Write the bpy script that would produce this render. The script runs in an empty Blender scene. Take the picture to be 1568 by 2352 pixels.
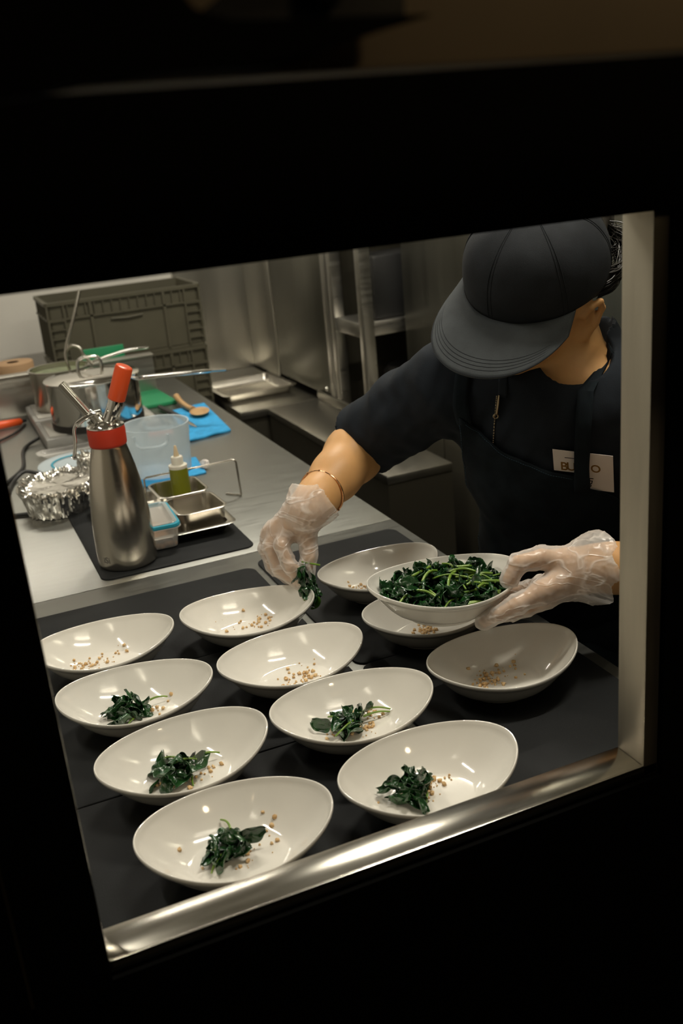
import bpy, bmesh, math, random
import numpy as np
from mathutils import Vector, Matrix, noise
from mathutils.bvhtree import BVHTree

random.seed(7); np.random.seed(7)
SC = bpy.context.scene
COL = SC.collection
PI = math.pi

# ------------------------------------------------------------------ camera
CAM_R = Vector((0.9150, -0.3941, -0.0866)); CAM_U = Vector((0.2093, 0.2801, 0.9369)); CAM_F = Vector((0.3450, 0.8754, -0.3387))
cd = bpy.data.cameras.new('camera'); cam = bpy.data.objects.new('camera', cd); COL.objects.link(cam)
cd.sensor_fit = 'VERTICAL'; cd.sensor_height = 36.0; cd.lens = 36.0 * 2287 / 2352
cd.clip_start = 0.01; cd.clip_end = 50
m = Matrix((CAM_R, CAM_U, -CAM_F)).transposed().to_4x4(); m.translation = (0, 0, 0.65)
cam.matrix_world = m
cd.dof.use_dof = True; cd.dof.focus_distance = 1.27; cd.dof.aperture_fstop = 6.5
SC.camera = cam

# ------------------------------------------------------------------ world, light, exposure
w = bpy.data.worlds.new('world'); SC.world = w; w.use_nodes = True
w.node_tree.nodes['Background'].inputs[0].default_value = (0.9, 0.85, 0.7, 1)
w.node_tree.nodes['Background'].inputs[1].default_value = 0.0005
vs = SC.view_settings
vs.view_transform = 'Standard'; vs.look = 'None'; vs.gamma = 1.0; vs.use_curve_mapping = False
vs.exposure = 0.70

CEIL = 1.62
TUBES_AND_FILL = [  # x0, y0, x1, y1, power: the kitchen's ceiling tubes and an added front fill
    (0.75, 2.42, 1.20, 2.42, 12.5),
    (-0.45, 1.00, -0.45, 1.80, 6.0),
    (0.60, 0.88, 1.15, 0.88, 9.0),  # fill added overhead at the front to brighten the right bowls and brim
    (-0.20, 3.55, 0.50, 3.55, 5.5),
]
def area_light(name, loc, sx, sy, power, color, rot=(0, 0, 0)):
    l = bpy.data.lights.new(name, 'AREA'); l.shape = 'RECTANGLE'; l.size = sx; l.size_y = sy
    l.energy = power; l.color = color
    o = bpy.data.objects.new(name, l); COL.objects.link(o); o.location = loc; o.rotation_euler = rot
    return o
for x0, y0, x1, y1, p in TUBES_AND_FILL:
    area_light('ceiling_tube_or_fill', ((x0+x1)/2, (y0+y1)/2, CEIL-0.075), 0.035 + abs(x1-x0), 0.035 + abs(y1-y0), p, (1.0, 0.94, 0.81))
# dim unseen fill added on the camera's side to light the brown hood
pl = bpy.data.lights.new('hood_fill_light', 'POINT'); pl.energy = 5.0; pl.color = (1.0, 0.78, 0.5); pl.shadow_soft_size = 0.08
po = bpy.data.objects.new('hood_fill_light', pl); COL.objects.link(po); po.location = (0.75, -0.25, 1.30)

# ------------------------------------------------------------------ helpers
def tag(o, label=None, cat=None, group=None, kind=None):
    if label: o['label'] = label
    if cat: o['category'] = cat
    if group: o['group'] = group
    if kind: o['kind'] = kind
    return o
def empty(name, loc=(0, 0, 0), rz=0, label=None, cat=None, group=None):
    o = bpy.data.objects.new(name, None); COL.objects.link(o); o.location = loc; o.rotation_euler = (0, 0, rz)
    o.empty_display_size = 0.02
    return tag(o, label, cat, group)
def link_mesh(name, me, mats, parent=None, smooth=True, auto=None):
    o = bpy.data.objects.new(name, me); COL.objects.link(o)
    for mm in (mats if isinstance(mats, (list, tuple)) else [mats]): me.materials.append(mm)
    if parent: o.parent = parent
    if smooth: me.polygons.foreach_set('use_smooth', [True]*len(me.polygons))
    me.update()
    return o
def from_bm(name, bm, mats, parent=None, smooth=True, sharp=40):
    me = bpy.data.meshes.new(name); bm.normal_update()
    if smooth and sharp:
        for e in bm.edges:
            if len(e.link_faces) == 2 and e.calc_face_angle(0) > math.radians(sharp): e.smooth = False
    bm.to_mesh(me); bm.free()
    return link_mesh(name, me, mats, parent, smooth)
def from_py(name, vs_, fs, mats, parent=None, smooth=True, midx=None):
    me = bpy.data.meshes.new(name); me.from_pydata([tuple(v) for v in vs_], [], [tuple(f) for f in fs])
    o = link_mesh(name, me, mats, parent, smooth)
    if midx: me.polygons.foreach_set('material_index', midx)
    return o
def add_box(bm, x0, x1, y0, y1, z0, z1, bev=0.0, seg=2, mi=0):
    b = bmesh.new()
    r = bmesh.ops.create_cube(b, size=1.0)
    bmesh.ops.scale(b, vec=(x1-x0, y1-y0, z1-z0), verts=b.verts)
    bmesh.ops.translate(b, vec=((x0+x1)/2, (y0+y1)/2, (z0+z1)/2), verts=b.verts)
    if bev > 0: bmesh.ops.bevel(b, geom=b.edges[:], offset=bev, segments=seg, profile=0.5, affect='EDGES')
    merge(bm, b, mi)
def merge(bm, b, mi=0, M=None):
    off = {}
    for v in b.verts: off[v] = bm.verts.new(M @ v.co if M else v.co)
    for f in b.faces:
        try:
            nf = bm.faces.new([off[v] for v in f.verts]); nf.material_index = mi or f.material_index
        except ValueError: pass
    b.free()
def add_lathe(bm, prof, seg=48, M=None, mi=0, cap0=True, cap1=True):
    """prof: list of (radius, z)"""
    b = bmesh.new(); rings = []
    for r, z in prof:
        if r < 1e-6: rings.append([b.verts.new((0, 0, z))]); continue
        rings.append([b.verts.new((r*math.cos(2*PI*i/seg), r*math.sin(2*PI*i/seg), z)) for i in range(seg)])
    for A, B in zip(rings[:-1], rings[1:]):
        for i in range(seg):
            j = (i+1) % seg
            if len(A) == 1 and len(B) == 1: continue
            if len(A) == 1: b.faces.new((A[0], B[j], B[i]))
            elif len(B) == 1: b.faces.new((A[i], A[j], B[0]))
            else: b.faces.new((A[i], A[j], B[j], B[i]))
    if cap0 and len(rings[0]) > 1: b.faces.new(rings[0][::-1])
    if cap1 and len(rings[-1]) > 1: b.faces.new(rings[-1])
    merge(bm, b, mi, M)
def smooth_path(pts, n=6):
    P = [Vector(p) for p in pts]
    if len(P) < 3: return P
    out = []
    for i in range(len(P)-1):
        p0 = P[max(i-1, 0)]; p1 = P[i]; p2 = P[i+1]; p3 = P[min(i+2, len(P)-1)]
        for k in range(n):
            t = k/n
            out.append(0.5*((2*p1)+(-p0+p2)*t+(2*p0-5*p1+4*p2-p3)*t*t+(-p0+3*p1-3*p2+p3)*t**3))
    out.append(P[-1]); return out
def add_tube(bm, pts, rad, seg=10, flat=1.0, mi=0, closed=False):
    P = [Vector(p) for p in pts]; n = len(P)
    R = rad if isinstance(rad, (list, tuple)) else [rad]*n
    b = bmesh.new(); rings = []
    T = [(P[(i+1) % n if closed else min(i+1, n-1)] - P[(i-1) % n if closed else max(i-1, 0)]).normalized() for i in range(n)]
    up = Vector((0, 0, 1)) if abs(T[0].z) < 0.9 else Vector((1, 0, 0))
    N = (up - T[0]*up.dot(T[0])).normalized()
    for i in range(n):
        N = (N - T[i]*N.dot(T[i])).normalized(); B = T[i].cross(N)
        rings.append([b.verts.new(P[i] + (N*math.cos(2*PI*k/seg)*flat + B*math.sin(2*PI*k/seg))*R[i]) for k in range(seg)])
    for i in range(n if closed else n-1):
        A = rings[i]; Bq = rings[(i+1) % n]
        for k in range(seg): b.faces.new((A[k], A[(k+1) % seg], Bq[(k+1) % seg], Bq[k]))
    if not closed:
        b.faces.new(rings[0][::-1]); b.faces.new(rings[-1])
    merge(bm, b, mi)
def rrect(x0, x1, y0, y1, r, n=6):
    out = []
    for cx, cy, a0 in ((x1-r, y1-r, 0), (x0+r, y1-r, 90), (x0+r, y0+r, 180), (x1-r, y0+r, 270)):
        for k in range(n+1):
            a = math.radians(a0+90*k/n); out.append((cx+r*math.cos(a), cy+r*math.sin(a)))
    return out
def add_loops(bm, loops, cap0=True, cap1=True, mi=0, M=None):
    b = bmesh.new(); R = [[b.verts.new(p) for p in L] for L in loops]; n = len(R[0])
    for A, B in zip(R[:-1], R[1:]):
        for i in range(n): b.faces.new((A[i], A[(i+1) % n], B[(i+1) % n], B[i]))
    if cap0: b.faces.new(R[0][::-1])
    if cap1: b.faces.new(R[-1])
    merge(bm, b, mi, M)
def box_obj(name, x0, x1, y0, y1, z0, z1, mt, parent=None, bev=0.0, kind=None, label=None, cat=None):
    bm = bmesh.new(); add_box(bm, x0, x1, y0, y1, z0, z1, bev)
    o = from_bm(name, bm, mt, parent, smooth=bev > 0)
    return tag(o, label, cat, None, kind)

# ------------------------------------------------------------------ materials
def mat(name, color, rough=0.5, metal=0.0, var=0.0, vscale=20, bump=0.0, bscale=200, stretch=(1, 1, 1), coat=0.0,
        sss=0.0, spec=0.5, trans=0.0, alpha=1.0, rvar=0.0, color2=None, aniso=0.0, ior=1.45, emit=None):
    mt = bpy.data.materials.new(name); mt.use_nodes = True
    nt = mt.node_tree; b = nt.nodes['Principled BSDF']; L = nt.links
    b.inputs['Base Color'].default_value = (*color, 1); b.inputs['Roughness'].default_value = rough
    b.inputs['Metallic'].default_value = metal; b.inputs['Coat Weight'].default_value = coat
    b.inputs['Coat Roughness'].default_value = 0.05
    b.inputs['Specular IOR Level'].default_value = spec; b.inputs['IOR'].default_value = ior
    b.inputs['Transmission Weight'].default_value = trans; b.inputs['Alpha'].default_value = alpha
    b.inputs['Anisotropic'].default_value = aniso
    if sss:
        b.inputs['Subsurface Weight'].default_value = sss; b.inputs['Subsurface Radius'].default_value = (1, .35, .18)
        b.inputs['Subsurface Scale'].default_value = 0.008
    if emit:
        b.inputs['Emission Color'].default_value = (*emit[0], 1); b.inputs['Emission Strength'].default_value = emit[1]
    if var or bump or rvar or color2:
        tc = nt.nodes.new('ShaderNodeTexCoord'); mp = nt.nodes.new('ShaderNodeMapping'); mp.inputs['Scale'].default_value = stretch
        L.new(tc.outputs['Object'], mp.inputs['Vector'])
        if var or rvar or color2:
            n = nt.nodes.new('ShaderNodeTexNoise'); n.inputs['Scale'].default_value = vscale; n.inputs['Detail'].default_value = 6
            L.new(mp.outputs[0], n.inputs['Vector'])
            if var or color2:
                r = nt.nodes.new('ShaderNodeValToRGB'); L.new(n.outputs['Fac'], r.inputs[0])
                c2 = color2 or tuple(min(1, c*(1+var)) for c in color); c1 = color if color2 else tuple(c*(1-var) for c in color)
                r.color_ramp.elements[0].position = 0.35; r.color_ramp.elements[1].position = 0.65
                r.color_ramp.elements[0].color = (*c1, 1); r.color_ramp.elements[1].color = (*c2, 1)
                L.new(r.outputs[0], b.inputs['Base Color'])
            if rvar:
                mr = nt.nodes.new('ShaderNodeMapRange'); L.new(n.outputs['Fac'], mr.inputs[0])
                mr.inputs['From Min'].default_value = 0.3; mr.inputs['From Max'].default_value = 0.7
                mr.inputs['To Min'].default_value = max(0.02, rough-rvar); mr.inputs['To Max'].default_value = rough+rvar
                L.new(mr.outputs[0], b.inputs['Roughness'])
        if bump:
            n2 = nt.nodes.new('ShaderNodeTexNoise'); n2.inputs['Scale'].default_value = bscale; n2.inputs['Detail'].default_value = 4
            L.new(mp.outputs[0], n2.inputs['Vector'])
            bp = nt.nodes.new('ShaderNodeBump'); bp.inputs['Strength'].default_value = bump; bp.inputs['Distance'].default_value = 0.001
            L.new(n2.outputs['Fac'], bp.inputs['Height']); L.new(bp.outputs[0], b.inputs['Normal'])
    return mt

M_CERAMIC = mat('glazed_white_ceramic', (0.72, 0.69, 0.625), 0.09, spec=0.6, coat=0.6)
M_STEEL = mat('brushed_steel', (0.50, 0.485, 0.445), 0.34, 1.0, rvar=0.07, vscale=9, bump=0.12, bscale=60, stretch=(1, 12, 12))
M_WORKTOP = mat('worn_steel_worktop', (0.33, 0.33, 0.305), 0.38, 1.0, rvar=0.03, vscale=14, var=0.03, bump=0.035, bscale=120, stretch=(1, 6, 1))
M_STEELV = mat('brushed_steel_panel', (0.40, 0.385, 0.34), 0.33, 1.0, rvar=0.025, vscale=3, var=0.03, bump=0.02, bscale=40, stretch=(12, 12, .4))
M_BOTTLE = mat('satin_steel_bottle', (0.66, 0.61, 0.53), 0.22, 1.0, rvar=0.02, vscale=30, bump=0.012, bscale=60, stretch=(1, 1, 25), aniso=0.5)
M_CHROME = mat('polished_steel', (0.72, 0.70, 0.66), 0.10, 1.0)
M_PAN = mat('pressed_steel', (0.55, 0.52, 0.46), 0.26, 1.0)
M_FRAME = mat('window_steel', (0.50, 0.475, 0.415), 0.19, 1.0, rvar=0.03, vscale=9, var=0.08, bump=0.012, bscale=60, stretch=(1, 8, 8))
M_JAMB = mat('satin_jamb_steel', (0.52, 0.48, 0.395), 0.50, 1.0, rvar=0.03, vscale=9, var=0.06, bump=0.012, bscale=60, stretch=(8, 8, 1))
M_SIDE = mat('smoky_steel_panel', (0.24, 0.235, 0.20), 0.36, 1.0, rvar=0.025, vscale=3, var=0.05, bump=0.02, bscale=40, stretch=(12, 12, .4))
M_MAT = mat('charcoal_rubber_mat', (0.0105, 0.0112, 0.0115), 0.60, bump=0.35, bscale=1500, rvar=0.05, vscale=14, spec=0.18)
M_BLACK = mat('matt_black_panel', (0.0025, 0.0025, 0.0022), 0.9, spec=0.05)
M_DARKPANEL = mat('dark_olive_steel', (0.075, 0.068, 0.050), 0.45, 0.6, rvar=0.08, vscale=4)
M_WALL = mat('white_painted_wall', (0.66, 0.63, 0.57), 0.6, var=0.03, vscale=5)
M_CEIL = mat('grey_ceiling', (0.40, 0.38, 0.33), 0.8)
M_FLOOR = mat('dark_kitchen_floor', (0.05, 0.047, 0.04), 0.6, var=0.2, vscale=8)
M_SHELFN = mat('brown_shelf', (0.16, 0.12, 0.07), 0.6, var=0.15, vscale=6)
M_RED = mat('red_silicone', (0.50, 0.035, 0.012), 0.45)
M_REDP = mat('red_plastic', (0.62, 0.075, 0.018), 0.30)
M_CRATE = mat('olive_grey_plastic', (0.085, 0.077, 0.050), 0.55, var=0.06, vscale=10)
M_SKIN = mat('skin', (0.56, 0.30, 0.115), 0.50, sss=0.12, var=0.05, vscale=25, bump=0.10, bscale=500)
M_NAVY = mat('navy_cotton', (0.0085, 0.0115, 0.016), 0.85, bump=0.25, bscale=900, spec=0.25, var=0.2, vscale=30)
M_APRON = mat('dark_denim_apron', (0.0060, 0.0095, 0.0125), 0.9, bump=0.3, bscale=1000, spec=0.2, var=0.25, vscale=40)
M_CAP = mat('navy_cap_twill', (0.013, 0.015, 0.018), 0.82, bump=0.35, bscale=1100, spec=0.3, var=0.15, vscale=40)
M_BRIM = mat('lit_brim_twill', (0.052, 0.058, 0.062), 0.8, bump=0.35, bscale=1100, spec=0.3, var=0.10, vscale=40)  # lighter than the crown: light from above put into the brim's colour
M_STITCH = mat('blue_stitching', (0.03, 0.07, 0.10), 0.8)
M_HAIR = mat('black_hair', (0.010, 0.008, 0.006), 0.35, spec=0.6)
M_GOLD = mat('rose_gold', (0.85, 0.48, 0.25), 0.14, 1.0)
M_BRASS = mat('dull_zip_brass', (0.38, 0.30, 0.19), 0.35, 1.0)
M_PAPER = mat('white_card', (0.72, 0.66, 0.62), 0.7)
M_INKO = mat('ochre_ink', (0.20, 0.10, 0.012), 0.7)
M_INKB = mat('black_ink', (0.02, 0.02, 0.02), 0.7)
M_LEAF = mat('wilted_spinach_leaf', (0.004, 0.022, 0.006), 0.20, color2=(0.016, 0.070, 0.016), vscale=70, bump=0.5, bscale=400, coat=0.5, spec=0.6)
M_STEM = mat('spinach_stem', (0.10, 0.20, 0.018), 0.28, color2=(0.20, 0.30, 0.05), vscale=50, coat=0.4)
M_NUT = mat('toasted_nut', (0.50, 0.30, 0.12), 0.6, color2=(0.72, 0.52, 0.28), vscale=150)
M_FOIL = mat('aluminium_foil', (0.80, 0.78, 0.74), 0.16, 1.0)
M_BLUE = mat('blue_wiping_cloth', (0.030, 0.30, 0.60), 0.8, bump=0.5, bscale=250, var=0.12, vscale=60)
M_GREEN = mat('green_plastic', (0.015, 0.22, 0.09), 0.4)
M_WOOD = mat('worn_spoon_wood', (0.42, 0.24, 0.10), 0.55, color2=(0.52, 0.33, 0.16), vscale=30, stretch=(1, 1, 8))
M_ROLL = mat('brown_paper_roll', (0.34, 0.21, 0.11), 0.8)
M_CABLE = mat('black_cable_rubber', (0.015, 0.015, 0.014), 0.45)
M_BLACKP = mat('black_plastic', (0.018, 0.018, 0.018), 0.4)
M_ORANGE = mat('orange_plastic', (0.80, 0.10, 0.02), 0.35)
M_OIL = mat('olive_green_oil', (0.16, 0.17, 0.008), 0.30, coat=0.4)
M_CAPW = mat('milky_cap', (0.66, 0.63, 0.54), 0.4, sss=0.2)
M_NOZ = mat('natural_nozzle', (0.62, 0.50, 0.32), 0.4, sss=0.2)
M_TEAL = mat('teal_gasket', (0.02, 0.30, 0.42), 0.4)
M_CRUMB = mat('brown_crumble', (0.36, 0.20, 0.10), 0.8, var=0.3, vscale=120)
M_GLASSTOP = mat('hob_glass', (0.42, 0.40, 0.36), 0.12, spec=0.6)
M_HOBSIDE = mat('hob_grey', (0.30, 0.29, 0.27), 0.4)
M_COIL = mat('base_band_black', (0.012, 0.010, 0.008), 0.5)
M_WAX = mat('dried_herb_soup', (0.16, 0.18, 0.10), 0.6, var=0.2, vscale=40)

def translucent(name, tint, amount, rough=0.25, edge=0.9):
    """thin milky plastic: partly clear, more opaque at grazing angles like real film"""
    mt = bpy.data.materials.new(name); mt.use_nodes = True; nt = mt.node_tree; L = nt.links; N = nt.nodes
    for n in list(N): N.remove(n)
    out = N.new('ShaderNodeOutputMaterial'); mix = N.new('ShaderNodeMixShader'); tr = N.new('ShaderNodeBsdfTransparent')
    pb = N.new('ShaderNodeBsdfPrincipled'); pb.inputs['Base Color'].default_value = (*tint, 1); pb.inputs['Roughness'].default_value = rough
    pb.inputs['Subsurface Weight'].default_value = 0.0
    lw = N.new('ShaderNodeLayerWeight'); lw.inputs['Blend'].default_value = 0.35
    mr = N.new('ShaderNodeMapRange'); mr.inputs['To Min'].default_value = amount; mr.inputs['To Max'].default_value = edge
    L.new(lw.outputs['Facing'], mr.inputs['Value'])
    tl = N.new('ShaderNodeBsdfTranslucent'); tl.inputs['Color'].default_value = (*tint, 1)
    mx2 = N.new('ShaderNodeMixShader'); mx2.inputs[0].default_value = 0.3
    L.new(pb.outputs[0], mx2.inputs[1]); L.new(tl.outputs[0], mx2.inputs[2])
    L.new(mr.outputs[0], mix.inputs[0]); L.new(tr.outputs[0], mix.inputs[1]); L.new(mx2.outputs[0], mix.inputs[2])
    L.new(mix.outputs[0], out.inputs[0])
    return mt
M_GLOVE = translucent('vinyl_glove_film', (0.86, 0.83, 0.79), 0.36, 0.20, 0.92)
def film_streaks(mt):
    """denser, whiter noise streaks: doubled film, with ridge highlights put into the colour"""
    nt = mt.node_tree; N = nt.nodes; L = nt.links
    mr = [n for n in N if n.type == 'MAP_RANGE'][0]; mix = [n for n in N if n.type == 'MIX_SHADER' and n.inputs[1].links and n.inputs[1].links[0].from_node.type == 'BSDF_TRANSPARENT'][0]
    tc = N.new('ShaderNodeTexCoord'); mp = N.new('ShaderNodeMapping'); mp.inputs['Scale'].default_value = (1, 1, 2.2); mp.inputs['Rotation'].default_value = (.5, .6, .4)
    nz = N.new('ShaderNodeTexNoise'); nz.inputs['Scale'].default_value = 17; nz.inputs['Detail'].default_value = 2; nz.inputs['Distortion'].default_value = .6
    L.new(tc.outputs['Object'], mp.inputs[0]); L.new(mp.outputs[0], nz.inputs['Vector'])
    ra = N.new('ShaderNodeValToRGB'); e = ra.color_ramp.elements; e[0].position = .465; e[0].color = (0, 0, 0, 1); e[1].position = .535; e[1].color = (0, 0, 0, 1)
    q = e.new(.50); q.color = (1, 1, 1, 1)
    L.new(nz.outputs['Fac'], ra.inputs[0])
    ad = N.new('ShaderNodeMath'); ad.operation = 'MULTIPLY_ADD'; ad.inputs[1].default_value = .32; ad.use_clamp = True
    L.new(ra.outputs[0], ad.inputs[0]); L.new(mr.outputs[0], ad.inputs[2]); L.new(ad.outputs[0], mix.inputs[0])
    bp = N.new('ShaderNodeBump'); bp.inputs['Strength'].default_value = .5; bp.inputs['Distance'].default_value = .0015
    L.new(ra.outputs[0], bp.inputs['Height'])
    for n in N:
        if n.type == 'BSDF_PRINCIPLED': L.new(bp.outputs[0], n.inputs['Normal'])
film_streaks(M_GLOVE)
M_TUB = translucent('frosted_polypropylene', (0.72, 0.80, 0.84), 0.42, 0.3, 0.85)
M_CLEAR = translucent('clear_plastic', (0.74, 0.72, 0.68), 0.25, 0.12, 0.8)

# ------------------------------------------------------------------ the setting
FZ = -0.90
box_obj('floor', -1.6, 3.0, -1.6, 4.4, FZ-0.1, FZ, M_FLOOR, kind='structure')
box_obj('ceiling', -1.6, 3.0, -1.6, 4.4, CEIL, CEIL+0.1, M_CEIL, kind='structure')
box_obj('wall_left', -1.6, -1.5, 0.60, 4.3, FZ, CEIL, M_WALL, kind='structure')
box_obj('wall_right', 2.4, 2.5, 0.60, 4.3, FZ, CEIL, M_DARKPANEL, kind='structure')
wb = box_obj('wall_back', -1.5, 2.4, 4.05, 4.15, FZ, CEIL, M_WALL, kind='structure')
# the pass wall: black on the dining side, with the serving window cut in it
WX0, WX1, WZ0, WZ1 = 0.030, 0.5495, 0.0665, 0.5855
FY0, FY1 = 0.655, 0.664
bm = bmesh.new()
add_box(bm, -1.5, 2.4, FY0, FY0+0.006, WZ1, CEIL)
add_box(bm, -0.031, WX0-0.0015, FY0-0.004, FY0+0.006, FZ, WZ1+0.01)
add_box(bm, -1.5, -0.034, FY0, FY0+0.006, FZ, WZ1+0.001)
add_box(bm, WX1+0.0175, 2.4, FY0, FY0+0.006, FZ, WZ1+0.001)
add_box(bm, -0.034, WX1+0.0175, FY0, FY0+0.006, FZ, WZ0-0.013)
o = from_bm('wall_front', bm, M_BLACK, smooth=False); tag(o, kind='structure')
# kitchen face of the same wall, in steel
bm = bmesh.new()
add_box(bm, -1.5, 2.4, FY1+0.004, 0.700, WZ1+0.002, CEIL)
add_box(bm, -1.5, WX0-0.004, FY1+0.004, 0.700, FZ, WZ1+0.002)
add_box(bm, WX1+0.003, 2.4, FY1+0.004, 0.700, FZ, WZ1+0.002)
add_box(bm, WX0-0.004, WX1+0.003, FY1+0.004, 0.698, FZ, WZ0-0.003)
o = from_bm('wall_front', bm, M_STEELV, smooth=False); tag(o, kind='structure')
# steel lining of the serving window
win = empty('window_1', (WX0, FY1, WZ0)); tag(win, kind='structure')
def win_part(name, *a, bev=0.0012, mt=None):
    bm = bmesh.new()
    for q in a: add_box(bm, q[0]-WX0, q[1]-WX0, q[2]-FY1, q[3]-FY1, q[4]-WZ0, q[5]-WZ0, bev)
    return from_bm(name, bm, mt or M_FRAME, win)
win_part('sill', (WX0-0.003, WX1, FY1-0.0015, 0.7005, WZ0-0.0028, WZ0), (WX0-0.003, WX1+0.0165, FY1-0.003, FY1, WZ0-0.0125, WZ0))
win_part('jamb', (WX1, WX1+0.0025, FY1-0.0015, 0.7005, WZ0-0.002, WZ1+0.001), (WX1, WX1+0.0165, FY1-0.003, FY1, WZ0-0.0125, WZ1+0.001), mt=M_JAMB)
win_part('jamb', (WX0-0.0035, WX0-0.0006, FY1, 0.7005, WZ0-0.002, WZ1+0.001))
win_part('window_head', (WX0-0.003, WX1+0.0025, FY1, 0.7005, WZ1-0.0008, WZ1+0.0015))
# short metal strip shaped as the glint on an edge left of the black post
o = box_obj('glint_trim_1', -0.0338, -0.0312, FY0-0.001, FY0+0.004, 0.055, 0.215, M_BRASS, kind='structure')

# brown hood close above the photographer, with a black shade and its steel bracket in front
hd = box_obj('overhead_hood', 0.052, 0.80, 0.368, 0.39, 0.6776, 0.82, M_SHELFN, bev=0.002,
             label='dim brown overhead hood above the black window wall', cat='hood')
lampx = empty('hanging_lamp', (0.10, 0.340, 0.678), 0, 'black angular hanging lamp shade tapering to a point at top of view', 'lamp')
def prism(bm, pts, y0, y1, ox, oz):
    add_loops(bm, [[(x-ox, y0, z-oz) for x, z in pts], [(x-ox, y1, z-oz) for x, z in pts]])
bm = bmesh.new()
prism(bm, [(-.05, .715), (.0933, .7058), (.0973, .6948), (.1099, .6925), (.1844, .6919), (.1666, .6883), (.1436, .6825), (.126, .6783), (.0921, .6781), (.0618, .6781), (.048, .6744), (.0274, .6726), (-.05, .670)], -.005, .012, .10, .678)
bmesh.ops.bevel(bm, geom=bm.edges[:], offset=.0015, segments=2, affect='EDGES')
from_bm('lamp_shade', bm, M_BLACK, lampx, smooth=False)
bm = bmesh.new(); prism(bm, [(.0997, .6930), (.1069, .6982), (.1184, .7057), (.1813, .7042), (.1807, .6925)], .0125, .016, .10, .678)
from_bm('bracket_plate', bm, M_FRAME, lampx, smooth=False)
bm = bmesh.new(); add_tube(bm, [(.048, .010, .0195), (.048, .010, .045)], .0062, 16)
from_bm('lamp_stem', bm, M_BLACK, lampx)

# ------------------------------------------------------------------ worktop and what carries it
CX1 = 0.7235
wt = empty('steel_worktop', (0.2, 1.1, 0), 0, 'near steel worktop under the dark rubber mats and white bowls', 'worktop')
def rel(o, p):  # shift mesh data so that the child sits right under parent p
    o.data.transform(Matrix.Translation(-Vector(p.location))); o.parent = p; return o
def part_box(name, p, x0, x1, y0, y1, z0, z1, mt, bev=0.001):
    return rel(box_obj(name, x0, x1, y0, y1, z0, z1, mt, bev=bev), p)
part_box('worktop_surface', wt, -0.60, CX1, 0.702, 1.5842, -0.035, 0.0, M_WORKTOP, 0.0005)
part_box('cabinet_body', wt, -0.58, CX1-0.02, 0.72, 1.58, FZ, -0.035, M_DARKPANEL, 0.0)
wf = empty('steel_worktop', (0.2, 2.4, 0), 0, 'far steel worktop under the pot, whipper and blue cloths', 'worktop')
part_box('worktop_surface', wf, -0.60, CX1, 1.5858, 3.33, -0.035, 0.0, M_WORKTOP, 0.0005)
part_box('cabinet_body', wf, -0.58, CX1-0.02, 1.59, 3.31, FZ, -0.035, M_DARKPANEL, 0.0)

def rubber_mat(x0, x1, y0, y1, label, rz=0.0):
    bm = bmesh.new(); cx, cy = (x0+x1)/2, (y0+y1)/2
    L = rrect(x0-cx, x1-cx, y0-cy, y1-cy, 0.018)
    s = lambda k: [(x*(1-k/(x1-x0)*2), y*(1-k/(y1-y0)*2)) for x, y in L]
    add_loops(bm, [[(x, y, 0) for x, y in L], [(x, y, 0.0022) for x, y in L], [(x, y, 0.003) for x, y in s(0.0008)]])
    o = from_bm('rubber_mat', bm, M_MAT); o.location = (cx, cy, 0.0001); o.rotation_euler.z = rz
    return tag(o, label, 'mat', 'charcoal rubber mats on the worktop')
rubber_mat(-0.010, 0.4265, 1.2465, 1.5155, 'charcoal rubber mat nearest the bare steel, under the back-left white bowls')
rubber_mat(-0.010, 0.4265, 0.9755, 1.2445, 'charcoal rubber mat in the middle of the left column of mats')
rubber_mat(-0.010, 0.4265, 0.7035, 0.9735, 'charcoal rubber mat on the left just behind the window sill')
rubber_mat(0.4385, 0.7030, 1.1035, 1.5380, 'charcoal rubber mat under the gloved hand and the farthest white bowl')
rubber_mat(0.4385, 0.7030, 0.7035, 1.1015, 'charcoal rubber mat at the right front beside the steel window jamb')
rubber_mat(0.188, 0.4630, 1.607, 2.030, 'charcoal rubber mat under the steel tray and the cream whipper')

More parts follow.
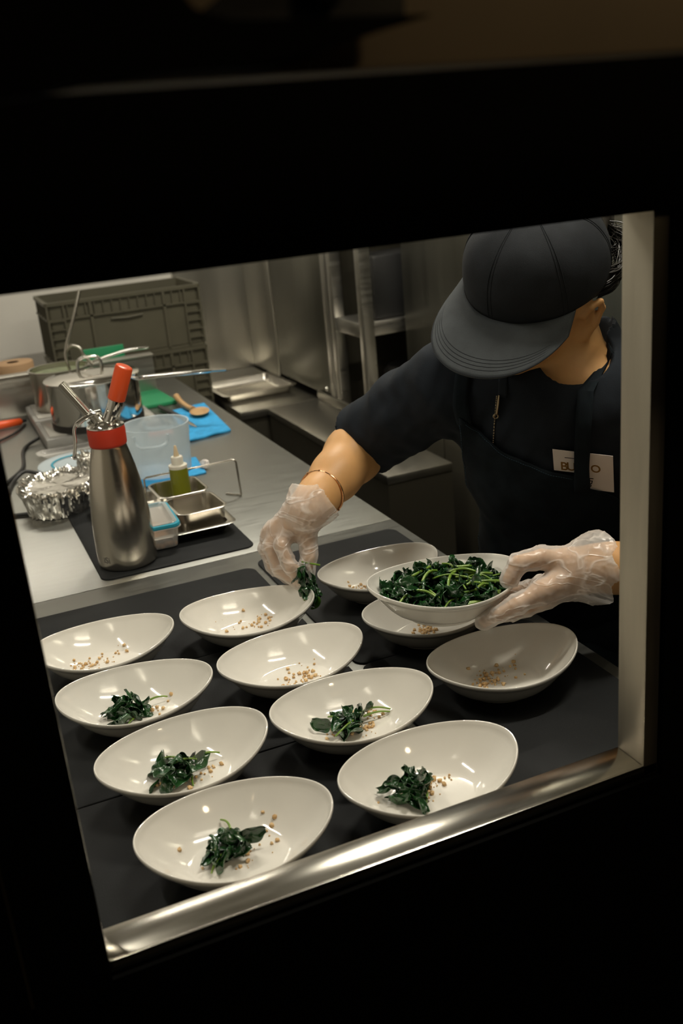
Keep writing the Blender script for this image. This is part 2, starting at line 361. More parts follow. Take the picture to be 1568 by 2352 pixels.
# ------------------------------------------------------------------ bowls
BA, BB, BE, BH0, BH1, BH2, BE2 = 0.0972, 0.0767, 0.0224, 0.0447, 0.0102, 0.0032, -0.0865
def rim_pt(t):
    c = math.cos(t); s = math.sin(t)
    return BA*c, BB*s*(1+BE*c+BE2*c*c), BH0+BH1*c*c+BH2*c
ZB = 0.0085
def g_in(s):
    if s < 0.50: return 0.02*(s/0.5)**2
    x = (s-0.50)/0.50
    return 0.02+0.98*(0.55*x**1.15+0.45*x**2.2)
def bowl_mesh():
    N = 112; rings = []
    ss = [0.001]+[0.08*i for i in range(1, 6)]+[0.45, 0.485, 0.505, 0.525, 0.55, 0.59, 0.64, 0.70, 0.76, 0.82, 0.88, 0.93, 0.965]
    prof = [(s, ZB, g_in(s), 0.0) for s in ss]
    pts = []
    def ring(fs, fz): return [(lambda q: (q[0]*fs, q[1]*fs, fz(q[2])))(rim_pt(2*PI*k/N)) for k in range(N)]
    for s in ss: rings.append(ring(s, lambda zr, s=s: ZB+(zr-ZB)*g_in(s)))
    rings.append(ring(0.978, lambda z: z-0.0011)); rings.append(ring(0.988, lambda z: z-0.0001)); rings.append(ring(0.994, lambda z: z-0.0004))
    rings.append(ring(0.9995, lambda z: z-0.0016)); rings.append(ring(1.0, lambda z: z-0.0032)); rings.append(ring(0.994, lambda z: z-0.0055))
    for s in (0.96, 0.91, 0.85, 0.78, 0.71, 0.64, 0.58, 0.53, 0.50):
        def fz(zr, s=s):
            x = (s-0.46)/0.54
            return 0.0045+(zr-0.0045-0.0055*0)*(0.50*x**1.2+0.50*x**2.0) - 0.0035*(1-abs(2*x-1))
        rings.append(ring(s, fz))
    rings.append(ring(0.475, lambda z: 0.0042)); rings.append(ring(0.468, lambda z: 0.0030)); rings.append(ring(0.462, lambda z: 0.0006))
    rings.append(ring(0.455, lambda z: 0.0)); rings.append(ring(0.435, lambda z: 0.0)); rings.append(ring(0.42, lambda z: 0.002)); rings.append(ring(0.001, lambda z: 0.002))
    V = [p for r in rings for p in r]; F = []
    for a in range(len(rings)-1):
        for k in range(N):
            F.append((a*N+k, a*N+(k+1) % N, (a+1)*N+(k+1) % N, (a+1)*N+k))
    me = bpy.data.meshes.new('white_bowl'); me.from_pydata(V, [], F); me.materials.append(M_CERAMIC)
    me.polygons.foreach_set('use_smooth', [True]*len(F)); me.update()
    return me
BOWL = bowl_mesh()
def inner_z(u, v):
    t = math.atan2(v/BB, u/BA); r = math.hypot(u/BA, v/BB); zr = rim_pt(t)[2]
    return ZB+(zr-ZB)*g_in(min(r, 1))
BOWLS = [
 (0.1741, 0.7970, -0.1928, 'white oval bowl with spinach nearest the camera, partly cut off by the window sill'),
 (0.1638, 0.9542, 0.0020, 'white oval bowl with spinach, second from the sill in the left column'),
 (0.1453, 1.1155, -0.2902, 'white oval bowl with spinach, third from the sill in the left column'),
 (0.1364, 1.2752, -0.1715, 'white oval bowl holding only a heap of chopped nuts, back left by the black post'),
 (0.3394, 1.2603, -0.2959, 'white oval bowl with loose nuts directly under the hand dropping spinach'),
 (0.3449, 1.0983, -0.0464, 'white oval bowl with only nuts, in the centre between spinach bowls'),
 (0.3634, 0.9447, -0.1504, 'white oval bowl with spinach and nuts, middle column, half in shadow'),
 (0.3808, 0.7891, -0.0364, 'white oval bowl with spinach, right of the nearest bowl along the sill'),
 (0.5697, 0.9507, -0.0937, 'white oval bowl with scattered nuts, farthest right, beside the counter edge'),
 (0.5593, 1.1204, -0.0958, 'white oval bowl on the mat right beneath the bowl in the gloved hand'),
 (0.5603, 1.2903, 0.0040, 'white oval bowl farthest back, behind the held bowl of spinach'),
]
MATTOP = 0.0031
for x, y, a, lab in BOWLS:
    o = bpy.data.objects.new('white_bowl', BOWL); COL.objects.link(o)
    o.location = (x, y, MATTOP); o.rotation_euler.z = a
    tag(o, lab, 'bowl', 'white oval bowls on the mats')
HB = bpy.data.objects.new('white_bowl', BOWL); COL.objects.link(HB)
HB.location = (0.534, 1.030, 0.083); HB.rotation_euler = (-0.0014, 0.0477, -0.131); HB.scale = (1.037,)*3
tag(HB, 'white oval bowl heaped with spinach held in the air by a gloved hand', 'bowl')

# ------------------------------------------------------------------ spinach and nuts
def leaf(V, F, MI, pos, yaw, pitch, roll, ln, wd, crump, rng, mi=0):
    nu, nv = 9, 7; base = len(V)
    M = Matrix.Translation(pos) @ Matrix.Rotation(yaw, 4, 'Z') @ Matrix.Rotation(pitch, 4, 'Y') @ Matrix.Rotation(roll, 4, 'X')
    k1, k2, k3 = rng.uniform(0, 9), rng.uniform(0, 9), rng.uniform(0, 9); curl = rng.uniform(-1.6, 1.6); fold = rng.uniform(0.6, 2.2)
    for i in range(nu):
        u = i/(nu-1); wv = wd*(math.sin(PI*min(1, (u*0.92+0.06)))**0.7)
        for j in range(nv):
            v = j/(nv-1)*2-1
            a = curl*u; x = ln*(math.sin(a)/a*u if abs(a) > .05 else u); z = ln*u*u*curl*0.35
            b = fold*v*0.9; y = wv*math.sin(b)/fold*1.1; z += wv*(1-math.cos(b))/fold
            n = noise.noise_vector(Vector((u*2.6+k1, v*1.6+k2, k3)))
            p = Vector((x, y, z)) + n*crump
            V.append(M @ p)
    for i in range(nu-1):
        for j in range(nv-1):
            F.append((base+i*nv+j, base+(i+1)*nv+j, base+(i+1)*nv+j+1, base+i*nv+j+1)); MI.append(mi)
def stem_pts(p, yaw, ln, rng, rise=0.3):
    d = Vector((math.cos(yaw), math.sin(yaw), 0)); n = Vector((-d.y, d.x, 0)); b = rng.uniform(-.3, .3)
    return smooth_path([Vector(p)+d*ln*t+n*ln*b*t*t+Vector((0, 0, ln*rise*(t-t*t*1.4))) for t in (0, .33, .66, 1)], 4)
def spinach(x, y, z, yaw, L, W, Hh, nleaf, stems, seed, label):
    rng = random.Random(seed); V, F, MI = [], [], []
    for i in range(nleaf):
        a = rng.uniform(0, 2*PI); r = math.sqrt(rng.random())
        px, py = r*math.cos(a)*L*0.36, r*math.sin(a)*W*0.36
        h = Hh*(1-r*r*0.9)*rng.uniform(0.15, 1.0)
        leaf(V, F, MI, Vector((px-0.010, py, h+0.002)), rng.uniform(0, 2*PI), rng.uniform(-.5, .5), rng.uniform(-1.5, 1.5), rng.uniform(.018, .032), rng.uniform(.008, .014), .0055, rng)
    V = [Vector((v.x, v.y, max(v.z, 0.0004))) for v in V]
    o = from_py('wilted_spinach', V, F, M_LEAF); sm = o.modifiers.new('thick', 'SOLIDIFY'); sm.thickness = 0.0006
    ss = o.modifiers.new('sub', 'SUBSURF'); ss.levels = 1; ss.render_levels = 1
    o.location = (x, y, z); o.rotation_euler.z = yaw
    tag(o, label, 'spinach', 'portions of wilted spinach in the bowls')
    for sx, sy, sz, sa, ln in stems:
        bm = bmesh.new(); P = stem_pts((sx, sy, sz), sa, ln, rng)
        add_tube(bm, P, [0.0014-0.0004*i/len(P) for i in range(len(P))], 8)
        from_bm('stem', bm, M_STEM, o)
    return o
def in_bowl_z(i, x, y):
    bx, by, a, _ = BOWLS[i]; dx, dy = x-bx, y-by; c, s = math.cos(-a), math.sin(-a)
    return MATTOP + inner_z(c*dx-s*dy, s*dx+c*dy)
def sp(i, x, y, *a): return spinach(x, y, in_bowl_z(i, x, y)+0.0004, *a)
sp(2, 0.148, 1.127, 0.05, .060, .050, .020, 24, [(.012, .002, .010, .05, .026), (-.012, -.016, .002, -2.6, .012), (0, .012, .014, 2.4, .016)], 11, 'small mound of spinach in the third bowl of the left column')
sp(1, 0.165, 0.963, 0.25, .066, .050, .022, 26, [(.014, .006, .012, -.25, .030), (-.02, .012, .012, 2.9, .010), (-.004, .006, .019, 2.0, .020), (.0, -.014, .004, -2.2, .016), (-.012, .004, .018, -.2, .026)], 12, 'tangled mound of spinach in the second bowl of the left column')
sp(0, 0.175, 0.809, 0.75, .062, .042, .020, 24, [(-.016, .004, .008, 3.0, .026), (.012, .012, .014, .7, .022), (-.012, .010, .010, 2.4, .014)], 13, 'curled mound of spinach in the bowl nearest the sill')
sp(6, 0.368, 0.953, 0.15, .066, .042, .017, 24, [(.008, .004, .012, .05, .040), (.012, .0, .009, -.3, .034), (-.004, -.004, .012, -2.6, .032), (-.016, .010, .012, 1.9, .016)], 14, 'flat mound of spinach with stems in the half shaded bowl')
sp(7, 0.375, 0.802, 0.30, .064, .046, .021, 28, [(-.010, .014, .014, 2.2, .016), (.0, -.012, .005, -2.4, .014)], 15, 'dense mound of spinach in the right bowl along the sill')

# the heap in the held bowl
def heap(seed):
    rng = random.Random(seed); V, F, MI = [], [], []
    for i in range(210):
        a = rng.uniform(0, 2*PI); r = math.sqrt(rng.random())
        u, v = r*math.cos(a)*BA*0.78, r*math.sin(a)*BB*0.78
        zc = inner_z(u, v); top = 0.022+0.034*(1-r**2)
        h = max(zc+0.003, rng.uniform(0.45, 1.0)*top)
        leaf(V, F, MI, Vector((u, v, h)), rng.uniform(0, 2*PI), rng.uniform(-.7, .5), rng.uniform(-1.4, 1.4), rng.uniform(.020, .038), rng.uniform(.009, .017), .007, rng)
    keep = []
    for v in V:
        rr = math.hypot(v.x/BA, v.y/BB)
        if rr > 0.83: v.x *= 0.83/rr; v.y *= 0.83/rr
        keep.append(Vector((v.x, v.y, max(v.z, inner_z(v.x, v.y)+0.0022))))
    V = keep
    bm = bmesh.new(); bv = [bm.verts.new(v) for v in V]
    for f in F: bm.faces.new([bv[k] for k in f])
    for i in range(40):
        a = rng.uniform(0, 2*PI); r = math.sqrt(rng.random())*0.92
        u, v = r*math.cos(a)*BA*0.74, r*math.sin(a)*BB*0.74
        h = max(inner_z(u, v)+0.004, 0.026+0.033*(1-r**2)+rng.uniform(-.006, .005))
        ya = rng.choice([rng.uniform(-.7, .7), rng.uniform(2.4, 3.9), rng.uniform(0, 6.28)]); ln = rng.uniform(.022, .045)
        P = [q for q in stem_pts((u-ln*.5*math.cos(ya), v-ln*.5*math.sin(ya), h), ya, ln, rng, rng.uniform(-.1, .5))]
        Q = []
        for q in P:
            rr = math.hypot(q.x/BA, q.y/BB)
            if rr > 0.84: q = Vector((q.x*.84/rr, q.y*.84/rr, q.z))
            Q.append(Vector((q.x, q.y, max(q.z, inner_z(q.x, q.y)+0.002))))
        add_tube(bm, Q, rng.uniform(.0011, .0019), 7, mi=1)
    o = from_bm('wilted_spinach', bm, [M_LEAF, M_STEM], sharp=0)
    sm = o.modifiers.new('thick', 'SOLIDIFY'); sm.thickness = 0.0005
    o.matrix_world = Matrix.LocRotScale(HB.location, HB.rotation_euler, HB.scale)
    return tag(o, 'glossy heap of wilted spinach filling the bowl held by the cook', 'spinach', kind='stuff')
heap(5)

def nuts(i, spots, seed, label):
    bx, by, a, _ = BOWLS[i]; rng = random.Random(seed); bm = bmesh.new()
    for x, y, n, sp_ in spots:
        for _ in range(n):
            px, py = rng.gauss(x, sp_), rng.gauss(y, sp_*0.8)
            dx, dy = px-bx, py-by; c, s = math.cos(-a), math.sin(-a); u, v = c*dx-s*dy, s*dx+c*dy
            if math.hypot(u/BA, v/BB) > 0.72: continue
            r = rng.choice([.0008, .0011, .0015, .0020, .0028])
            b = bmesh.new(); bmesh.ops.create_icosphere(b, subdivisions=1, radius=r)
            for q in b.verts: q.co *= rng.uniform(.7, 1.25)
            merge(bm, b, 0, Matrix.Translation((px-bx, py-by, inner_z(u, v)+r*0.6)))
    o = from_bm('chopped_nuts', bm, M_NUT, smooth=False); o.location = (bx, by, MATTOP)
    return tag(o, label, 'nuts', kind='stuff')
nuts(0, [(.153, .812, 10, .012), (.190, .806, 16, .012), (.212, .826, 8, .010), (.17, .785, 6, .01)], 21, 'chopped nuts around the spinach in the bowl nearest the sill')
nuts(1, [(.138, .957, 18, .007), (.165, .948, 26, .010), (.195, .960, 6, .007)], 22, 'chopped nuts around the spinach in the second left bowl')
nuts(2, [(.128, 1.118, 8, .008), (.168, 1.128, 12, .012)], 23, 'chopped nuts around the spinach in the third left bowl')
nuts(3, [(.106, 1.292, 42, .008), (.130, 1.292, 16, .012), (.165, 1.300, 6, .010)], 24, 'tan heap of chopped nuts in the back left bowl')
nuts(4, [(.345, 1.283, 30, .020), (.372, 1.293, 8, .008)], 25, 'loose chopped nuts in the bowl under the dropping hand')
nuts(5, [(.352, 1.097, 46, .014), (.37, 1.115, 12, .014)], 26, 'chopped nuts scattered in the centre bowl')
nuts(6, [(.345, .955, 20, .007), (.372, .946, 36, .010), (.392, .969, 24, .008)], 27, 'chopped nuts around the spinach in the half shaded bowl')
nuts(7, [(.398, .805, 22, .010), (.345, .800, 4, .010), (.375, .792, 10, .008)], 28, 'chopped nuts beside the spinach in the right bowl along the sill')
nuts(8, [(.548, .957, 46, .010), (.565, .975, 30, .010), (.590, .965, 14, .016)], 29, 'toasted chopped nuts scattered in the farthest right bowl')
nuts(9, [(.553, 1.128, 50, .009)], 30, 'chopped nuts in the bowl below the held bowl')
nuts(10, [(.538, 1.312, 24, .010)], 31, 'few chopped nuts in the bowl farthest back')

# ------------------------------------------------------------------ cream whipper
wh = empty('cream_whipper', (0.246, 1.672, 0.0031), 0, 'tall steel cream whipper with red collar standing on the rubber mat', 'cream whipper')
LX, LY = 0.9185, -0.3955                      # the direction in which its head is turned
def lp(l, z, d=0.0): return Vector((LX*l+LY*d, LY*l-LX*d, z))
bm = bmesh.new()
add_lathe(bm, [(0.0, 0.001), (0.044, 0.001), (0.048, 0.0), (0.0505, 0.002), (0.0518, 0.006), (0.0520, 0.03), (0.0516, 0.06), (0.0503, 0.09), (0.0475, 0.12), (0.0435, 0.15), (0.0385, 0.177), (0.0335, 0.198), (0.0305, 0.210), (0.0298, 0.214), (0.0298, 0.222)], 96, cap0=False)
from_bm('bottle', bm, M_BOTTLE, wh, sharp=50)
cu = bpy.data.curves.new('engraved_mark', 'FONT'); cu.body = 'iSi'; cu.size = .016
t_ = bpy.data.objects.new('engraved_mark', cu); COL.objects.link(t_); bpy.context.view_layer.update()
me = bpy.data.meshes.new_from_object(t_); bpy.data.objects.remove(t_)
for v in me.vertices:
    a = -2.62+v.co.x/.052; v.co = (.05222*math.cos(a), .05222*math.sin(a), .016+v.co.y)
link_mesh('engraved_mark', me, mat('engraved_grey', (.12, .11, .10), .5), wh, smooth=False)
bm = bmesh.new()
add_lathe(bm, [(0.0300, 0.2145), (0.0312, 0.2155), (0.0318, 0.219), (0.0322, 0.240), (0.0316, 0.2455), (0.0290, 0.2465)], 64, cap0=True, cap1=True)
from_bm('red_collar', bm, M_RED, wh, sharp=60)
bm = bmesh.new()
add_lathe(bm, [(0.0308, 0.2462), (0.0318, 0.2475), (0.0312, 0.2492), (0.0285, 0.2500), (0.0265, 0.2485), (0.024, 0.2520), (0.016, 0.2565), (0.006, 0.2580), (0, 0.2580)], 64)
add_tube(bm, [lp(-.006, .250), lp(-.013, .264), lp(-.024, .272)], [.0115, .0095, .0080], 20)
add_tube(bm, [lp(-.018, .244), lp(-.026, .258)], [.0042, .0042], 12)
add_tube(bm, [lp(.006, .250), lp(.012, .2600), lp(.016, .268)], [.012, .0125, .013], 24)
head = from_bm('whipper_head', bm, M_CHROME, wh)
bm = bmesh.new(); add_tube(bm, [lp(-.0265, .2705), lp(-.0272, .2718), lp(-.0615, .3245), lp(-.0622, .3255)], [.0060, .0080, .0080, .0066], 24)
from_bm('nozzle', bm, M_CHROME, wh)
bm = bmesh.new(); add_tube(bm, smooth_path([lp(-.000, .2745, .008), lp(-.012, .2735, .010), lp(-.030, .2655, .011), lp(-.045, .2565, .012)], 5), [.0055]+[.0085]*14+[.0070], 16, flat=0.5)
add_tube(bm, smooth_path([lp(-.045, .2570, .012), lp(-.0500, .2470, .013), lp(-.0515, .227, .013), lp(-.0570, .204, .013), lp(-.0600, .199, .013)], 5), [.0030]*14+[.0034]*5+[.0045, .004], 12)
from_bm('lever', bm, M_CHROME, wh)
bm = bmesh.new(); add_tube(bm, [lp(.0150, .2655), lp(.0155, .2665), lp(.0260, .2915), lp(.0262, .2925)], [.0120, .0130, .0130, .012], 28)
from_bm('charger_neck', bm, M_CHROME, wh)
bm = bmesh.new(); add_tube(bm, [lp(.0255, .2900), lp(.0263, .2920), lp(.0470, .3430), lp(.0482, .3455), lp(.0487, .3465)], [.0125, .0148, .0148, .0135, .0108], 28)
from_bm('charger_sleeve', bm, M_REDP, wh)

# ------------------------------------------------------------------ tray with pans, bottle, box
M_TRAYROT = -0.06
tr = empty('steel_tray', (0.345, 1.83, 0.0031), 0.0, 'shallow steel tray on the rubber mat holding pans, box and oil bottle', 'tray')
def pan_mesh(bm, x0, x1, y0, y1, h, wall, lip, r, th=0.0012, base_in=0.01):
    q = lambda d, z: [(x, y, z) for x, y in rrect(x0+d, x1-d, y0+d, y1-d, max(r-d*0.6, 0.004), 8)]
    add_loops(bm, [q(base_in+.004, 0), q(base_in, .002), q(wall, h-.003), q(wall-.001, h-.0015), q(-lip, h-.0015), q(-lip-.001, h-.0005), q(-lip, h+.0002), q(wall+th, h), q(wall+th+.001, h-.003), q(base_in+th, .004), q(base_in+.005, .0015)])
bm = bmesh.new(); pan_mesh(bm, -0.105, 0.105, -0.135, 0.155, 0.021, 0.004, 0.008, 0.018, base_in=0.012)
o = from_bm('tray_body', bm, M_PAN, tr)
# square pan in front, second pan behind
def steel_pan(x, y, z, sx, sy, h, rz, label):
    bm = bmesh.new(); pan_mesh(bm, -sx/2, sx/2, -sy/2, sy/2, h, 0.001, 0.0018, 0.018, base_in=0.005)
    o = from_bm('steel_pan', bm, M_PAN); o.location = (x, y, z); o.rotation_euler.z = rz
    return tag(o, label, 'pan')
TZ = 0.0031+0.0017
steel_pan(0.4005, 1.7640, TZ, 0.092, 0.108, 0.047, 0.05, 'small empty steel pan at the front right of the tray')
steel_pan(0.4020, 1.9060, TZ, 0.098, 0.110, 0.040, 0.02, 'small steel pan at the back of the tray holding the oil bottle')
sq = empty('squeeze_bottle', (0.4085, 1.905, TZ+0.002), 0, 'slim squeeze bottle of olive green oil standing in the rear pan', 'bottle')
bm = bmesh.new(); add_lathe(bm, [(0, 0), (.0170, 0), (.0185, .0015), (.0188, .006), (.0188, .074), (.0180, .078)], 40)
from_bm('bottle_oil', bm, M_OIL, sq)
bm = bmesh.new(); add_lathe(bm, [(.0182, .0775), (.0188, .081), (.0185, .084), (.0120, .0855)], 40)
from_bm('bottle_shoulder', bm, M_CAPW, sq)
bm = bmesh.new(); add_lathe(bm, [(.0120, .0850), (.0122, .0990), (.0110, .1015), (.0060, .1022)], 40)
from_bm('screw_cap', bm, M_CAPW, sq)
bm = bmesh.new(); add_lathe(bm, [(.0060, .1018), (.0046, .110), (.0026, .1225), (.0016, .1240), (0, .1240)], 24)
from_bm('nozzle_tip', bm, M_NOZ, sq)
bx = empty('clip_box', (0.308, 1.745, TZ), -0.05, 'clear lidded box with teal seal and brown crumble, beside the whipper', 'food box')
bm = bmesh.new(); pan_mesh(bm, -0.042, 0.042, -0.068, 0.068, 0.040, 0.001, 0.003, 0.014, base_in=0.006)
from_bm('box', bm, M_CLEAR, bx)
bm = bmesh.new(); q = lambda d, z: [(x, y, z) for x, y in rrect(-.0445+d, .0445-d, -.0705+d, .0705-d, .016-d*.5, 8)]
add_loops(bm, [q(0, .0405), q(-.001, .043), q(0, .047), q(.002, .0475), q(.006, .0475), q(.006, .0405)], cap0=False, cap1=False)
from_bm('seal_ring', bm, M_TEAL, bx)
bm = bmesh.new(); add_loops(bm, [q(.0058, .0465), q(.004, .0488), q(.006, .0500), q(.011, .0500), q(.016, .0450), q(.02, .0445)], cap0=False)
from_bm('lid', bm, M_CLEAR, bx)
bm = bmesh.new()
g = 14; gv = []
for i in range(g):
    gv.append([bm.verts.new((-.034+.068*i/(g-1), -.060+.120*j/(g-1), .009+.009*noise.noise(Vector((i*.35, j*.35, 1)))+.004*noise.noise(Vector((i*1.3, j*1.3, 5))))) for j in range(g)])
for i in range(g-1):
    for j in range(g-1): bm.faces.new((gv[i][j], gv[i+1][j], gv[i+1][j+1], gv[i][j+1]))
o = from_bm('brown_crumble', bm, M_CRUMB); o.location = bx.location; o.rotation_euler = bx.rotation_euler; o.location.z += 0.001
so = o.modifiers.new('s', 'SOLIDIFY'); so.thickness = 0.006
tag(o, 'brown crumble lying in the clear lidded box on the tray', 'crumble', kind='stuff')
sc = empty('steel_scoop', (0.358, 1.742, TZ+0.001), 0.4, 'small steel scoop between the lidded box and the square pan', 'scoop')
bm = bmesh.new()
rows = []
for i in range(8):
    t = i/7; wdt = .016*math.sqrt(max(0.05, 1-(t*0.9)**2))
    rows.append([bm.verts.new((wdt*math.sin(a), -0.03+.055*t, .016-wdt*math.cos(a)*0.9+.012*t)) for a in [(-1.3+2.6*k/10) for k in range(11)]])
for i in range(7):
    for k in range(10): bm.faces.new((rows[i][k], rows[i][k+1], rows[i+1][k+1], rows[i+1][k]))
o = from_bm('scoop_blade', bm, M_PAN, sc); so = o.modifiers.new('s', 'SOLIDIFY'); so.thickness = 0.001

# wire rest behind the tray
hk = empty('wire_rest', (0.36, 1.97, 0), 0, 'bent steel wire rest standing on the bare worktop behind the tray', 'wire rest')
bm = bmesh.new()
P = [Vector((0.505, 1.925, .0022)), Vector((0.5290, 1.897, .0022)), Vector((0.5290, 1.897, .0060)), Vector((0.5272, 1.900, .0745)), Vector((0.5240, 1.901, .0785)), Vector((0.5180, 1.9035, .0790)), Vector((0.4600, 1.93, .0700)), Vector((0.3550, 1.975, .0560)), Vector((0.3500, 1.978, .0520)), Vector((0.3490, 1.979, .0022)), Vector((0.330, 1.995, .0022))]
add_tube(bm, [p-hk.location for p in P], 0.0022, 10)
from_bm('wire', bm, M_PAN, hk)

# ------------------------------------------------------------------ foil, lids, tub, cloths
def foil_dish(x, y, rx, ry, h, seed, label, rz=0):
    rng = random.Random(seed); bm = bmesh.new(); N, NR = 220, 44; rows = []
    for i in range(NR):
        t = i/(NR-1)
        row = []
        for k in range(N):
            a = 2*PI*k/N
            if t < 0.45: s = t/0.45*0.90; z = h-0.006+0.002*math.sin(5*a)*s
            elif t < 0.6: q = (t-.45)/.15; s = 0.90+0.12*q; z = h-0.006+0.009*math.sin(PI*q)+.002*q
            else: q = (t-.6)/.4; s = 1.02-0.14*q; z = (h-0.004)*(1-q)+0.001*q
            ca, sa = math.cos(a), math.sin(a)
            rim_ = math.exp(-((t-.52)/.10)**2); side = max(0, min(1, (t-.5)/.1))
            q1 = noise.noise(Vector((ca*8, sa*8, z*22+seed))); q2 = noise.noise(Vector((ca*19, sa*19, z*34+seed+5)))+.6*noise.noise(Vector((ca*37, sa*37, z*60+seed))); q3 = noise.noise(Vector((ca*s*3, sa*s*3, seed+9)))
            dr = side*(.0075*abs(q1)-.002+.0050*q2)+rim_*(.0070*q2+.004*q1)
            dz = rim_*(.0065*q1+.0050*q2)+(1-side)*(.0035*abs(q3)+.0012*noise.noise(Vector((ca*s*9, sa*s*9, seed))))*s
            row.append(bm.verts.new((rx*s*ca+dr*ca, ry*s*sa+dr*sa, max(0.0006, z+dz))))
        rows.append(row)
    for i in range(NR-1):
        for k in range(N): bm.faces.new((rows[i][k], rows[i][(k+1) % N], rows[i+1][(k+1) % N], rows[i+1][k]))
    o = from_bm('foil_covered_dish', bm, M_FOIL, sharp=28); o.location = (x, y, 0.0004); o.rotation_euler.z = rz
    return tag(o, label, 'dish')
foil_dish(0.190, 2.075, 0.078, 0.098, 0.055, 3, 'dish wrapped in crumpled foil by the black post, left of the whipper', -0.35)
foil_dish(0.300, 2.215, 0.045, 0.052, 0.055, 9, 'second foil wrapped dish half hidden behind the cream whipper', 0.2)

def plastic_lid(x, y, z, r, label, rz=0, tilt=0.0):
    e = empty('round_lid', (x, y, z), rz, label, 'lid'); e.rotation_euler.x = tilt
    bm = bmesh.new(); add_lathe(bm, [(0, .0045), (r*.62, .0045), (r*.70, .0075), (r*.93, .0080), (r*.97, .0065), (r, .001), (r*1.015, 0), (r*1.015, .0014), (r*1.0, .0085), (r*.94, .0100), (r*.70, .0095), (r*.62, .0062), (0, .0062)], 72, cap0=False, cap1=False)
    from_bm('lid_disc', bm, M_TUB, e)
    bm = bmesh.new(); add_tube(bm, [(r*.66*math.cos(2*PI*k/60), r*.66*math.sin(2*PI*k/60), .0095) for k in range(60)], .0028, 8, closed=True, flat=.5)
    from_bm('blue_ring', bm, M_TEAL, e)
plastic_lid(0.275, 2.375, 0.0005, 0.098, 'translucent round lid with blue ring lying behind the foil dish')
sl = empty('clear_tray_lid', (0.285, 2.505, 0.0003), 0.03, 'clear flat plastic lid with rolled rim in front of the hob', 'lid')
bm = bmesh.new(); pan_mesh(bm, -0.09, 0.16, -0.026, 0.026, 0.012, 0.002, 0.004, 0.02)
from_bm('lid_shell', bm, M_CLEAR, sl)

tb = empty('plastic_tub', (0.428, 2.175, 0.0045), 0, 'round frosted plastic tub with moulded handles on a blue cloth', 'tub')
def tub_prof():
    return [(0, .003), (.066, .003), (.068, .006), (.0735, .112), (.0765, .1125), (.0768, .1105), (.0752, .110), (.0748, .085), (.0738, .083), (.0692, .004), (.066, 0), (0, 0)]
bm = bmesh.new(); add_lathe(bm, tub_prof(), 96, cap0=False, cap1=False)
from_bm('tub_body', bm, M_TUB, tb, sharp=50)
for sgn, rr in ((-1, .0752), (1, .0752)):
    bm = bmesh.new()
    P = []
    for a_, z_ in ((-.46, .100), (-.42, .084), (-.26, .078), (0, .077), (.26, .078), (.42, .084), (.46, .100)):
        a = (-1.95 if sgn < 0 else -1.95+PI)+a_*1.1; rad = .0775+.008*(abs(a_) < .4)
        P.append((rad*math.cos(a), rad*math.sin(a), z_+.002))
    add_tube(bm, smooth_path(P, 5), .0035, 8)
    from_bm('handle', bm, M_TUB, tb)

def cloth(pts, z, label, th=0.004, seed=1, amp=0.004):
    (x0, y0), (x1, y1), (x2, y2), (x3, y3) = pts
    bm = bmesh.new(); n = 26; g = []
    cx = sum(p[0] for p in pts)/4; cy = sum(p[1] for p in pts)/4
    for i in range(n):
        u = i/(n-1); row = []
        for j in range(n):
            v = j/(n-1)
            x = (x0*(1-u)+x1*u)*(1-v)+(x3*(1-u)+x2*u)*v; y = (y0*(1-u)+y1*u)*(1-v)+(y3*(1-u)+y2*u)*v
            h = amp*max(0, noise.noise(Vector((x*22, y*22, seed)))+.3)*(1 if (i in (0, n-1) or j in (0, n-1)) else .55)
            row.append(bm.verts.new((x-cx, y-cy, h)))
        g.append(row)
    for i in range(n-1):
        for j in range(n-1): bm.faces.new((g[i][j], g[i+1][j], g[i+1][j+1], g[i][j+1]))
    o = from_bm('wiping_cloth', bm, M_BLUE); o.location = (cx, cy, z)
    so = o.modifiers.new('s', 'SOLIDIFY'); so.thickness = th; so.offset = 1
    return tag(o, label, 'cloth', 'blue wiping cloths')
cloth([(0.545, 2.385), (0.668, 2.415), (0.695, 2.760), (0.585, 2.735)], 0.0003, 'blue wiping cloth under the wooden spoon by the worktop edge', 0.006, 2, .004)
cloth([(0.365, 2.085), (0.512, 2.100), (0.525, 2.235), (0.380, 2.260)], 0.0002, 'blue wiping cloth underneath the frosted round tub', 0.0035, 4, .0012)
bm = bmesh.new(); b = bmesh.new(); bmesh.ops.create_icosphere(b, subdivisions=3, radius=.010)
for q in b.verts: q.co += noise.noise_vector(q.co*220)*.004
merge(bm, b); o = from_bm('paper_scrap', bm, M_PAPER); o.location = (0.520, 2.135, 0.013); tag(o, 'crumpled white paper scrap at the corner of the tub cloth', 'paper')

# wooden spoon on the cloth
ws = empty('wooden_spoon', (0.633, 2.70, 0.0075), 0, 'old wooden spoon lying across the farther blue cloth', 'spoon')
V, F = [], []
bm = bmesh.new()
P = smooth_path([(0.001, .135, .014), (-.004, .07, .012), (-.002, .0, .009), (.004, -.035, .008)], 6)
add_tube(bm, P, [.0095-.002*math.sin(PI*i/len(P)) for i in range(len(P))], 12)
from_bm('spoon_handle', bm, M_WOOD, ws)
bm = bmesh.new(); add_lathe(bm, [(0, 0), (.014, .0012), (.024, .005), (.0275, .0095), (.0262, .0098), (.022, .007), (.012, .0042), (0, .0035)], 40)
bmesh.ops.scale(bm, vec=(1.0, 1.7, 1), verts=bm.verts); bmesh.ops.rotate(bm, matrix=Matrix.Rotation(-.25, 3, 'Z'), verts=bm.verts); bmesh.ops.translate(bm, vec=(.012, -.075, .001), verts=bm.verts)
from_bm('spoon_bowl', bm, M_WOOD, ws)
